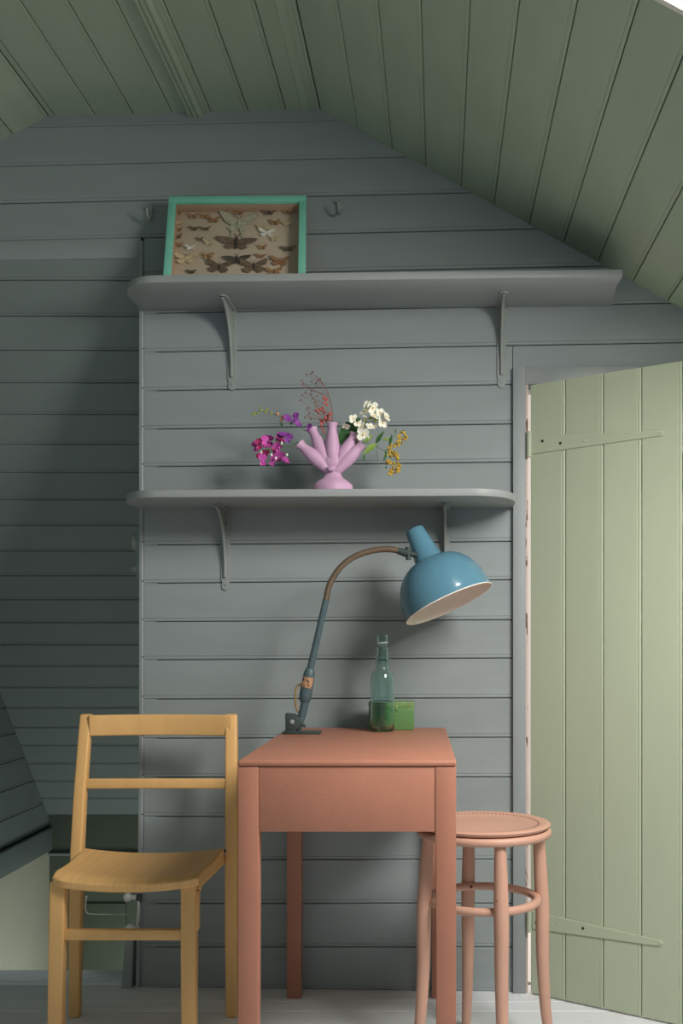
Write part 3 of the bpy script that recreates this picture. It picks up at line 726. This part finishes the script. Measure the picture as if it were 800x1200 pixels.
# shade
capc = lp(488.2, 616.5); rimc = lp(526, 707.5)
sdir = (rimc-capc); LS = sdir.length; sdir = Vector((.418, 0, -.908)).normalized()
sdir = (sdir+Vector((0, -.15, 0))).normalized()
capc = rimc-sdir*LS
k_ = LS/.2245
prof = [(0, .0235), (.004, .0262), (.03, .029), (.085, .0375), (.0925, .0405), (.0945, .047), (.0985, .060), (.106, .074), (.117, .0875), (.132, .1000), (.150, .1100), (.170, .1172), (.190, .1212), (.210, .1232), (.2225, .1238), (.2245, .1246)]
prof = [(h*k_, r_) for h, r_ in prof]
inner = [(h+.002, max(r_-.0016, .001)) for h, r_ in prof[5:-1]]
q = MB(); q.lathe(capc, sdir, prof, 64, caps=False); shade = q.build('lamp_shade', 'lamp_blue', lamp, angle=40)
q = MB(); q.lathe(capc, sdir, [(inner[0][0], .003)]+inner+[(LS-.0002, .1236)], 64, caps=False); q.build('reflector', 'lamp_inner', shade, angle=40, label='pinkish cream inner surface of the shade')
q = MB(); q.tube([capc+sdir*(LS)+sum(((Vector((0, 1, 0)).cross(sdir)).normalized()*math.cos(2*PI*k/64)*.1238, sdir.cross((Vector((0, 1, 0)).cross(sdir)).normalized()).normalized()*math.sin(2*PI*k/64)*.1238), Vector()) for k in range(64)], .0014, 8, closed=True); q.build('rim_bead', 'lamp_inner', shade)
q = MB(); q.lathe(capc, sdir, [(-.001, .001), (-.0015, .018), (.002, .0248), (.006, .0255)], 32, caps=False); q.build('cap', 'lamp_clamp', shade)
q = MB(); q.lathe(capc+sdir*(.10*k_), sdir, [(0, .014), (.03, .015), (.035, .02), (.06, .028), (.075, .024), (.085, .008)], 20); q.build('bulb', 'bulb_white', shade)

# ------------------------------------------------------------------ bottle and tin
BX = (448-CX)*2.79/F; BY = 2.79
bot_ = thing('glass_bottle', (BX, BY, TZ), 'pale green glass bottle standing in front of the tin', 'bottle')
pr = [(0, .020), (.0005, .029), (.004, .0325), (.030, .0328), (.125, .0325), (.142, .0322), (.152, .0305), (.162, .0262), (.171, .0205), (.177, .0182), (.19, .0180), (.215, .0168), (.222, .0162), (.2235, .0172), (.228, .0172), (.2295, .0150), (.245, .0148), (.2465, .0160), (.260, .0158), (.2625, .0142), (.2625, .0112), (.25, .0110)]
inn = [(.222, .0120), (.19, .0148), (.177, .0152), (.168, .0178), (.160, .0225), (.150, .0272), (.142, .0290), (.03, .0296), (.010, .0292), (.006, .022), (.010, .006), (.0105, .0005)]
q = MB(); q.lathe((BX, BY, TZ+.0006), (0, 0, 1), pr+inn, 40); q.build('glass_body', 'bottle_glass', bot_, angle=60)
q = MB(); q.lathe((BX, BY, TZ+.2415), (-.08, 0, 1), [(-.0015, .0152), (-.0013, .0158), (.0013, .0158), (.0015, .0152)], 32, caps=False); q.build('neck_band', 'white_band', bot_)
tinY0 = 2.833; txa = (431.6-CX)*tinY0/F; txb = (485.4-CX)*tinY0/F
tin = thing('storage_tin', ((txa+txb)/2, tinY0+.037, TZ), 'small green metal tin with hinged lid behind the bottle', 'tin')
q = MB(); q.box(txa+.001, txb-.001, tinY0+.001, tinY0+.073, TZ, TZ+.064); q.build('tin_body', 'tin_green', tin, bevel=.003)
q = MB(); q.box(txa, txb, tinY0, tinY0+.074, TZ+.0615, TZ+.0785); q.build('lid', 'tin_lid', tin, bevel=.003)
q = MB(); xm = (txa+txb)/2+.012; q.box(xm-.006, xm+.006, tinY0-.002, tinY0+.003, TZ+.055, TZ+.068); q.build('clasp', 'tin_lid', tin, bevel=.001)
q = MB(); q.ball((xm, tinY0+.0005, TZ+.042), (.003, .002, .003), 8, 6); q.build('stud', 'tin_lid', tin)

# ------------------------------------------------------------------ insect case
ztop = zu+tu
cA = at(197.8, 230.7, 2.895); cB = at(358.6, 228.2, 2.890)
CW = (cB-cA).length
cw = Vector((cB[0]-cA[0], cB[1]-cA[1], 0)).normalized()
botY = 2.785
vtop = (cA+cB)/2
vbot = Vector((vtop[0]+.009, botY, ztop))
cv = (vtop-vbot); CH = cv.length; cv.normalize()
cn = cw.cross(cv).normalized()
if cn.y > 0: cn = -cn                      # towards the viewer
def CP(a, b_, d=0.0): return vbot+cw*(a-CW/2)+cv*b_+cn*d
case = thing('insect_case', vbot, 'green framed glass case of pinned moths and butterflies', 'picture frame')
BWD = .0195; DPTH = .045
def cbox(name, a0, a1, b0, b1, d0, d1, m, bv=.001, par=None):
    q = MB(); q.hexa([CP(a0, b0, d1), CP(a1, b0, d1), CP(a1, b0, d0), CP(a0, b0, d0), CP(a0, b1, d1), CP(a1, b1, d1), CP(a1, b1, d0), CP(a0, b1, d0)])
    return q.build(name, m, par or case, bevel=bv)
cbox('frame_rail', 0, CW, CH-BWD, CH, -.012, 0, 'case_green'); cbox('frame_rail', 0, CW, 0, BWD, -.012, 0, 'case_green')
cbox('frame_stile', 0, BWD, BWD, CH-BWD, -.012, 0, 'case_green'); cbox('frame_stile', CW-BWD, CW, BWD, CH-BWD, -.012, 0, 'case_green')
cbox('case_side', .004, BWD-.002, .004, CH-.004, -DPTH, -.011, 'case_inside'); cbox('case_side', CW-BWD+.002, CW-.004, .004, CH-.004, -DPTH, -.011, 'case_inside')
cbox('case_side', BWD-.002, CW-BWD+.002, CH-BWD+.002, CH-.004, -DPTH, -.011, 'case_inside'); cbox('case_side', BWD-.002, CW-BWD+.002, .004, BWD-.002, -DPTH, -.011, 'case_inside')
cbox('backing_board', .004, CW-.004, .004, CH-.004, -DPTH-.004, -DPTH+.002, 'case_back')
cbox('pane', BWD-.004, CW-BWD+.004, BWD-.004, CH-BWD+.004, -.0105, -.009, 'pane_glass', 0)
DB = -DPTH+.002
def case_px(cx, cy):   # measured spots on the crop -> case plane at backing depth
    px = 180+cx/4.21; py = 220+cy/4.21
    d = Vector(((px-CX)/F, 1, (CY-py)/F)); o = Vector((0, 0, CAMZ)); p0 = CP(0, 0, DB+.004)
    t = (p0-o).dot(cn)/d.dot(cn); h = o+d*t-vbot
    return h.dot(cw)+CW/2, h.dot(cv)
def moth(cx, cy, span, kind, m, rot=0.0):
    a, b_ = case_px(cx, cy); s = span/4.21*2.88/F/2
    co, si = math.cos(rot), math.sin(rot)
    def P(x, y, d): return CP(a+s*(x*co-y*si), b_+s*(x*si+y*co), DB+d)
    shapes = {
     'hawk': ([(.03, .12), (.35, .24), (.7, .25), (1, .2), (.85, .02), (.5, -.16), (.05, -.14)], [(.04, -.1), (.4, -.14), (.55, -.3), (.32, -.42), (.05, -.3)]),
     'moth': ([(.03, .2), (.4, .42), (.9, .62), (1, .5), (.88, .1), (.4, -.05), (.04, -.05)], [(.04, -.02), (.5, -.05), (.78, -.22), (.62, -.52), (.3, -.56), (.05, -.3)]),
     'luna': ([(.03, .25), (.35, .45), (.7, .68), (1, .78), (.9, .5), (.6, .05), (.3, -.12), (.04, -.05)], [(.05, 0), (.34, -.1), (.52, -.3), (.36, -.42), (.3, -.6), (.34, -.86), (.2, -.82), (.14, -.5), (.05, -.3)])}
    fw, hw = shapes[kind]
    q = MB(); off = cn*.0006
    for sg in (1, -1):
        for w_, lift in ((fw, .0042), (hw, .0032)):
            pts = [P(sg*x, y, lift+.004*x) for x, y in w_]
            if sg < 0: pts = pts[::-1]
            q.ext(pts, off)
    o = q.build('moth', m, case, org=P(0, 0, 0), angle=20)
    bq = MB(); bl = .42 if kind == 'hawk' else .36; br = .085 if kind == 'hawk' else .07
    K = 6
    bq.tube([P(0, .3-(bl+.3)*k/K, .0045) for k in range(K+1)], [s*br*x for x in (.35, .9, 1.1, 1, .85, .6, .15)], 6)
    bq.build('body', 'moth_body' if m in ('moth_dark', 'moth_brown', 'moth_tan') else m, o)
    if span > 60:
        an = MB()
        for sg in (1, -1): an.tube([P(sg*.02, .28, .0045), P(sg*.09, .40, .006), P(sg*.2, .48, .006)], s*.012, 4)
        an.build('antennae', 'moth_body', o)
for a in ((432, 178, 205, 'luna', 'moth_luna'), (418, 268, 215, 'hawk', 'moth_brown'), (417, 352, 148, 'hawk', 'moth_dark'), (327, 392, 128, 'moth', 'moth_brown'), (498, 385, 140, 'moth', 'moth_brown'),
          (570, 218, 84, 'moth', 'moth_white'), (435, 118, 70, 'moth', 'moth_orange'), (585, 116, 88, 'hawk', 'moth_brown'), (678, 112, 74, 'hawk', 'moth_tan'), (612, 166, 56, 'moth', 'moth_tan'), (672, 170, 64, 'hawk', 'moth_pale'),
          (545, 196, 50, 'moth', 'moth_pale'), (546, 290, 44, 'moth', 'moth_tan'), (672, 292, 84, 'hawk', 'moth_brown'), (535, 333, 60, 'hawk', 'moth_orange'), (628, 357, 96, 'moth', 'moth_orange'), (597, 410, 84, 'moth', 'moth_tan'),
          (138, 132, 44, 'moth', 'moth_tan'), (140, 178, 44, 'moth', 'moth_pale'), (136, 214, 40, 'moth', 'moth_tan'), (130, 250, 46, 'moth', 'moth_brown'), (132, 290, 44, 'moth', 'moth_orange'), (190, 302, 52, 'moth', 'moth_white'),
          (210, 146, 56, 'moth', 'moth_tan'), (268, 145, 50, 'moth', 'moth_tan'), (312, 162, 60, 'moth', 'moth_orange'), (214, 206, 62, 'hawk', 'moth_brown'), (270, 206, 58, 'hawk', 'moth_brown'), (238, 260, 36, 'moth', 'moth_brown'),
          (282, 275, 50, 'moth', 'moth_pale'), (164, 356, 112, 'moth', 'moth_pale'), (275, 340, 62, 'moth', 'moth_tan'), (190, 420, 56, 'hawk', 'moth_dark'), (225, 335, 40, 'moth', 'moth_pale'), (605, 250, 38, 'moth', 'moth_pale')):
    moth(*a, rot=random.uniform(-.12, .12))

# ------------------------------------------------------------------ finger vase
VY = 2.80; zsh = zw+tw
def vp(px, py, dy=0): return at(px, py, VY+dy)
vx = vp(390, 560)[0]
vase = thing('finger_vase', (vx, VY, zsh), 'pink five fingered ceramic vase on the lower shelf', 'vase')
q = MB(); prof = [(0, .045), (.004, .048), (.022, .049), (.030, .046), (.036, .038), (.042, .029), (.050, .0232), (.060, .0212), (.075, .024), (.086, .02), (.09, .01)]
rings = []
for h, r_ in prof:
    ring = []
    for k in range(40):
        a = 2*PI*k/40; lob = 1+(.10 if h < .03 else 0)*abs(math.cos(2*a))**2
        ring.append(Vector((vx+r_*lob*math.cos(a), VY+r_*lob*.62*math.sin(a), zsh+h)))
    rings.append(ring)
q.rings(rings); q.build('foot', 'vase_pink', vase, angle=50)
FING = []
for (tx, ty, dy, rs) in ((350.5, 520, -.005, 1.0), (365.5, 502.5, .012, 1.0), (389, 495.5, -.008, 1.0), (416, 508.5, .003, 1.0), (424.5, 520.5, -.004, 1.0)):
    root = vp(390+(tx-390)*.10, 552); tip = vp(tx, ty, dy); d = tip-root; Lf = d.length
    pr = [(0, .014), (.18, .0165), (.38, .0192), (.55, .0195), (.72, .0160), (.84, .0125), (.92, .0122), (.98, .0152), (1.0, .0156), (1.0, .0120), (.93, .0085), (.75, .007), (.74, .0005)]
    q = MB(); q.lathe(root, d, [(h*Lf, r_*rs) for h, r_ in pr], 24); q.build('finger_spout', 'vase_pink', vase, angle=50)
    FING.append((tip, d.normalized()))
q = MB(); q.ball(vp(390, 541), (.031, .019, .030), 24, 14); q.build('palm', 'vase_pink', vase)
q = MB(); q.ball(vp(388, 549, -.022), (.012, .006, .008), 14, 8); q.build('boss', 'vase_pink', vase)

# ------------------------------------------------------------------ flowers
def petal(c, n, up, L_, W_, cup, th=.0006, tipw=.75):
    """cupped petal leaving c along `up`, facing n"""
    n = Vector(n).normalized(); up = Vector(up); up = (up-n*up.dot(n)).normalized(); sd = up.cross(n)
    rows = []
    for j, (f, wf) in enumerate(((0, .25), (.3, .85), (.65, 1.0), (.9, tipw), (1.0, .35))):
        rows.append([Vector(c)+up*L_*f+sd*W_/2*wf*x+n*(cup*(f*f*.8+.5*x*x*wf)*L_) for x in (-1, -.4, .4, 1)])
    vs = [p for r_ in rows for p in r_]; nv = len(vs)
    vs = vs+[p-n*th for p in vs]; fs = []
    for j in range(4):
        for i in range(3):
            a = j*4+i; fs.append((a, a+1, a+5, a+4)); fs.append((nv+a, nv+a+4, nv+a+5, nv+a+1))
    edge = [0, 1, 2, 3, 7, 11, 15, 19, 18, 17, 16, 12, 8, 4]
    for i in range(len(edge)):
        a, b_ = edge[i], edge[(i+1) % len(edge)]; fs.append((a, nv+a, nv+b_, b_))
    return vs, fs
def rv(s=1): return Vector((random.uniform(-1, 1), random.uniform(-1, 1), random.uniform(-1, 1)))*s
def pea(parent, c, m1, s=.016):
    q = MB(); n = (Vector((0, -1, .1))+rv(.6)).normalized(); up = (Vector((0, 0, 1))+rv(.6))
    sd = up.cross(n).normalized()
    q.add(*petal(c, n, up+sd*.45, s, s*.95, .18)); q.add(*petal(c, n, up-sd*.45, s, s*.95, .18))
    q.add(*petal(c+n*.003, n, -up+sd*.7, s*.7, s*.55, .5)); q.add(*petal(c+n*.003, n, -up-sd*.7, s*.7, s*.55, .5))
    q.ball(c+n*.003-up.normalized()*.003, s*.24, 6, 5)
    return q.build('blossom', m1, parent, org=c, angle=60)
# 1 magenta sweet pea in the lowest left spout
t0, d0 = FING[0]
sp = thing('magenta_flower_cluster', t0, 'magenta and purple flower cluster leaning from the end spout of the vase', 'flower', 'cut flowers in the vase')
q = MB(); st_ = bez([t0-d0*.02, t0+d0*.006, vp(342, 523.5), vp(333, 523.5), vp(320, 526), vp(310, 528)], 6); q.tube(st_, .0013, 6); q.build('stem', 'stem_green', sp)
for (x, y) in ((304, 521.5), (309, 517), (316, 516), (327, 512.5), (333, 511), (338, 514), (322, 527), (326, 524), (331, 536), (334, 541), (312, 532), (308, 540), (304, 536), (319, 541), (324, 535), (314, 524), (300, 524), (330, 518)):
    c = vp(x, y, random.uniform(-.018, .016)); pea(sp, c, random.choice(('magenta', 'magenta', 'magenta', 'magenta_deep')) if not (333 <= x <= 339 and y < 520) else 'purple', random.uniform(.013, .019))
for (x, y) in ((330, 519), (336, 533), (323, 537), (318, 533), (306, 530)):
    q = MB(); c = vp(x, y, -.018); q.ball(c, (.003, .003, .0045), 8, 6); q.build('bud', 'petal_white', sp, org=c)
for (x, y) in ((316, 529), (312, 528), (320, 530), (326, 518)):
    q = MB(); c = vp(x, y, -.012); q.tube([c, c+rv(.012)], .0012, 5); q.build('sepal', 'stem_green', sp, org=c)
# 2 purple spray in second spout
t0, d0 = FING[1]
ps_ = thing('purple_flower_spray', t0, 'arching spray of purple blossoms ending in green buds', 'flower', 'cut flowers in the vase')
q = MB(); st_ = bez([t0-d0*.02, t0+d0*.004-Vector((.006, 0, 0)), vp(358, 505), vp(350, 500), vp(342, 494), vp(330, 489), vp(320, 485), vp(308, 482), vp(297, 484)], 6); q.tube(st_, [.0013-.0007*k/(len(st_)-1) for k in range(len(st_))], 6); q.build('stem', 'stem_green', ps_)
for (x, y, s) in ((362.5, 502, .013), (349.5, 498, .014), (346.5, 491, .015), (347, 488, .012), (338, 492, .014), (335, 490, .011)):
    pea(ps_, vp(x, y, -.010), 'purple', s)
for (x, y, m_, s) in ((331, 489.5, 'peach', .0055), (329, 492.5, 'peach', .004), (325, 485, 'peach', .0045), (318, 484.5, 'bud_green', .0038), (313, 480, 'bud_green', .0035), (311, 483, 'bud_green', .004), (306, 481, 'bud_green', .0035), (304.5, 478, 'bud_green', .003), (302, 484, 'bud_green', .0035), (298, 484.5, 'bud_green', .004), (296, 486, 'bud_green', .0035), (330, 497, 'leaf_dark', .004), (341, 496, 'leaf_dark', .0035)):
    q = MB(); c = vp(x, y, random.uniform(-.006, .003)); q.ball(c, (s, s, s*1.1), 8, 6); q.build('bud', m_, ps_, org=c)
# 3 red seed sprig in the middle spout
t0, d0 = FING[2]
rs_ = thing('grass_sprig', t0, 'airy reddish seed sprig standing in the tall middle spout', 'plant', 'cut flowers in the vase')
main = bez([t0-d0*.03, vp(389.5, 490), vp(388, 474), vp(384, 460), vp(378, 449), vp(370, 441), vp(365, 436)], 6)
q = MB(); q.tube(main, [.0012-.0007*k/(len(main)-1) for k in range(len(main))], 5); q.build('stem', 'stem_red', rs_)
spots = [(359, 439), (364, 438), (366, 436), (353.5, 446), (365, 447), (372, 446), (375, 444), (370, 449), (355, 450), (358, 460), (364, 462), (365, 458), (371, 464), (354, 463), (352, 469), (366, 467), (370, 476), (359, 480), (361, 487), (357, 489), (364, 491), (362, 484), (372, 483), (376, 481), (356, 454), (369, 471), (361, 478)]
for (x, y) in spots:
    c = vp(x, y, random.uniform(-.012, .012)); q = MB(); q.ball(c, (.0026, .0026, .0030), 6, 5); q.build('seed', 'seed_brown', rs_, org=c)
    j = min(len(main)-1, max(5, int((len(main)-1)*(1-(y+random.uniform(12, 26)-436)/62)))); q = MB(); q.tube(bez([main[j], (main[j]+c)/2+Vector((random.uniform(-.004, .004), 0, random.uniform(-.008, .002))), c], 4), .0004, 4); q.build('twig', 'stem_red', rs_)
for (x, y) in ((379, 466), (382, 468), (380, 472), (383, 474), (378, 478), (375, 480), (371, 481), (374, 485), (381, 489), (384, 487), (386, 491), (379, 494), (376, 497), (382, 492), (377, 502), (379, 506), (376, 493), (387, 485), (380, 483)):
    c = vp(x, y, random.uniform(-.012, .010)); q = MB(); s = random.uniform(.0030, .0048); q.ball(c, (s, s, s*1.25), 6, 5); q.build('seed', 'seed_red', rs_, org=c)
q = MB(); q.tube(bez([vp(388, 490), vp(382, 490), vp(379, 500), vp(380, 507)], 4), .0008, 5); q.tube(bez([vp(388.5, 486), vp(380, 482), vp(373, 478)], 4), .0007, 5); q.build('twig', 'stem_red', rs_)
# 4 white blossom
t0, d0 = FING[3]
wh = thing('white_blossom_sprig', t0, 'sprig of white blossoms with dark green leaves in the vase', 'flower', 'cut flowers in the vase')
q = MB(); q.tube(bez([t0-d0*.015, t0+d0*.01, vp(424, 500, .01), vp(430, 494, .005)], 6), .0016, 6)
for (x, y) in ((428, 480), (440, 480), (413, 491), (447, 492), (426, 507)): q.tube(bez([vp(428, 497, .006), vp((428+x)/2, (494+y)/2, .0), vp(x, y, -.003)], 4), .0009, 5)
q.build('stem', 'stem_green', wh)
def leaf(parent, base, tip, wd, m_, bend=.12, n=(0, -1, .2)):
    b_ = Vector(base); d = Vector(tip)-b_; q = MB(); n = Vector(n).normalized(); n = (n-d.normalized()*n.dot(d.normalized())).normalized(); sd = d.normalized().cross(n)
    rows = []
    for f, wf in ((0, .06), (.15, .6), (.35, 1), (.6, .85), (.82, .45), (1, .04)):
        rows.append([b_+d*f+sd*wd/2*wf*x+n*(bend*d.length*(math.sin(PI*f)*.6)-abs(x)*wd*.16*-1*wf) for x in (-1, 0, 1)])
    vs = [p for r_ in rows for p in r_]; nv = len(vs); vs += [p-n*.0006 for p in vs]; fs = []
    for j in range(5):
        for i in range(2):
            a = j*3+i; fs.append((a, a+1, a+4, a+3)); fs.append((nv+a, nv+a+3, nv+a+4, nv+a+1))
    edge = [0, 1, 2, 5, 8, 11, 14, 17, 16, 15, 12, 9, 6, 3]
    for i in range(len(edge)):
        a, c_ = edge[i], edge[(i+1) % len(edge)]; fs.append((a, nv+a, nv+c_, c_))
    q.add(vs, fs); return q.build('leaf', m_, parent, org=b_, angle=50)
def blossom(parent, px, py, s, dy=-.012, n=None):
    c = vp(px, py, dy); n = (n or (Vector((0, -1, .15))+rv(.95))).normalized(); a = Vector((0, 0, 1))+rv(.3); u = (a-n*a.dot(n)).normalized(); v2 = u.cross(n)
    q = MB()
    for k in range(4):
        an = PI/4+PI/2*k+random.uniform(-.12, .12); q.add(*petal(c, n, u*math.cos(an)+v2*math.sin(an), s, s*.95, .22, tipw=.8))
    o = q.build('blossom', 'petal_white', parent, org=c, angle=60)
    q = MB(); q.ball(c+n*.002, (s*.16,)*3, 8, 6); q.build('stamens', 'stamen_yellow', o)
for (x, y, s, dy) in ((429, 482, .020, -.016), (437, 478, .017, -.008), (413.5, 490.5, .013, -.010), (445, 484, .014, -.006), (452, 488.5, .015, -.012), (448, 496, .014, -.008), (438, 488, .015, -.018), (425.5, 509, .019, -.024), (424, 500, .014, -.010), (405.5, 499, .012, -.004), (433, 500, .012, -.016), (419, 496, .012, -.008), (439, 501, .011, -.012), (431, 474.5, .013, -.004)):
    blossom(wh, x, y, s, dy)
leaf(wh, vp(424, 499, .022), vp(396, 520, .026), .062, 'leaf_dark'); leaf(wh, vp(422, 506, .022), vp(414, 526, .024), .022, 'leaf_dark')
leaf(wh, vp(436, 510, -.02), vp(426, 519.5, -.022), .013, 'leaf_light'); leaf(wh, vp(422, 490, -.012), vp(417, 494, -.012), .012, 'leaf_dark')
for k in range(14):
    x, y = random.uniform(418, 446), random.uniform(487, 502); c = vp(x, y, random.uniform(-.012, .004)); q = MB(); q.ball(c, (.0035, .0035, .0045), 6, 5); q.build('bud', 'bud_green' if k % 2 else 'petal_white', wh, org=c)
# 5 goldenrod
t0, d0 = FING[4]
gd = thing('yellow_flower_sprig', t0, 'drooping sprig of tiny yellow flowers with pale green leaves', 'flower', 'cut flowers in the vase')
q = MB(); q.tube(bez([t0-d0*.02, t0+d0*.008, vp(434, 522), vp(440, 520), vp(446, 513), vp(449, 506)], 6), .0012, 6)
q.tube(bez([vp(438, 521), vp(448, 527), vp(456, 526), vp(460, 512), vp(464, 509)], 6), .001, 5); q.tube(bez([vp(456, 526), vp(457, 538), vp(460, 548)], 5), .001, 5); q.tube(bez([vp(441, 520), vp(441.5, 530), vp(443, 541)], 5), .0008, 5)
q.build('stem', 'stem_green', gd)
leaf(gd, vp(441, 520, -.004), vp(425, 533, -.008), .017, 'leaf_light'); leaf(gd, vp(440, 520, .002), vp(450, 505, -.004), .012, 'leaf_dark'); leaf(gd, vp(426, 532, -.006), vp(426, 541, -.004), .006, 'leaf_dark')
for (bx, by, tx, ty, wd, m_) in ((456, 514, 448, 516, .010, 'leaf_light'), (456, 522, 459, 508, .008, 'leaf_dark'), (463, 508, 463, 502, .005, 'leaf_dark'), (472, 508, 473, 503, .005, 'leaf_dark'), (453, 530, 449, 541, .008, 'leaf_dark'), (460, 530, 466, 530, .006, 'leaf_dark'), (452, 546, 452, 550, .006, 'leaf_dark'), (452, 528, 451, 533, .006, 'leaf_dark')):
    leaf(gd, vp(bx, by, -.004), vp(tx, ty, -.006), wd, m_)
for (cx, cy, rx, ry, n) in ((471, 511, 6, 5, 16), (468, 518, 4, 5, 10), (461, 522.5, 4, 3, 7), (457, 526, 3, 3, 5), (459, 532, 6, 4, 14), (466, 536, 4, 3, 8), (455, 542, 4, 3, 8), (464, 546, 5, 5, 14), (458, 553, 4, 3, 9), (466, 551, 3, 3, 6)):
    for k in range(int(n*1.3)):
        a = random.uniform(0, 2*PI); r_ = random.random()**.5
        c = vp(cx+rx*r_*math.cos(a), cy+ry*r_*math.sin(a), random.uniform(-.010, .008)); q = MB(); s = random.uniform(.0028, .0044); q.ball(c, (s, s, s), 6, 4); q.build('floret', 'goldenrod', gd, org=c)

for o in bpy.data.objects:
    if 'org' in o: del o['org']
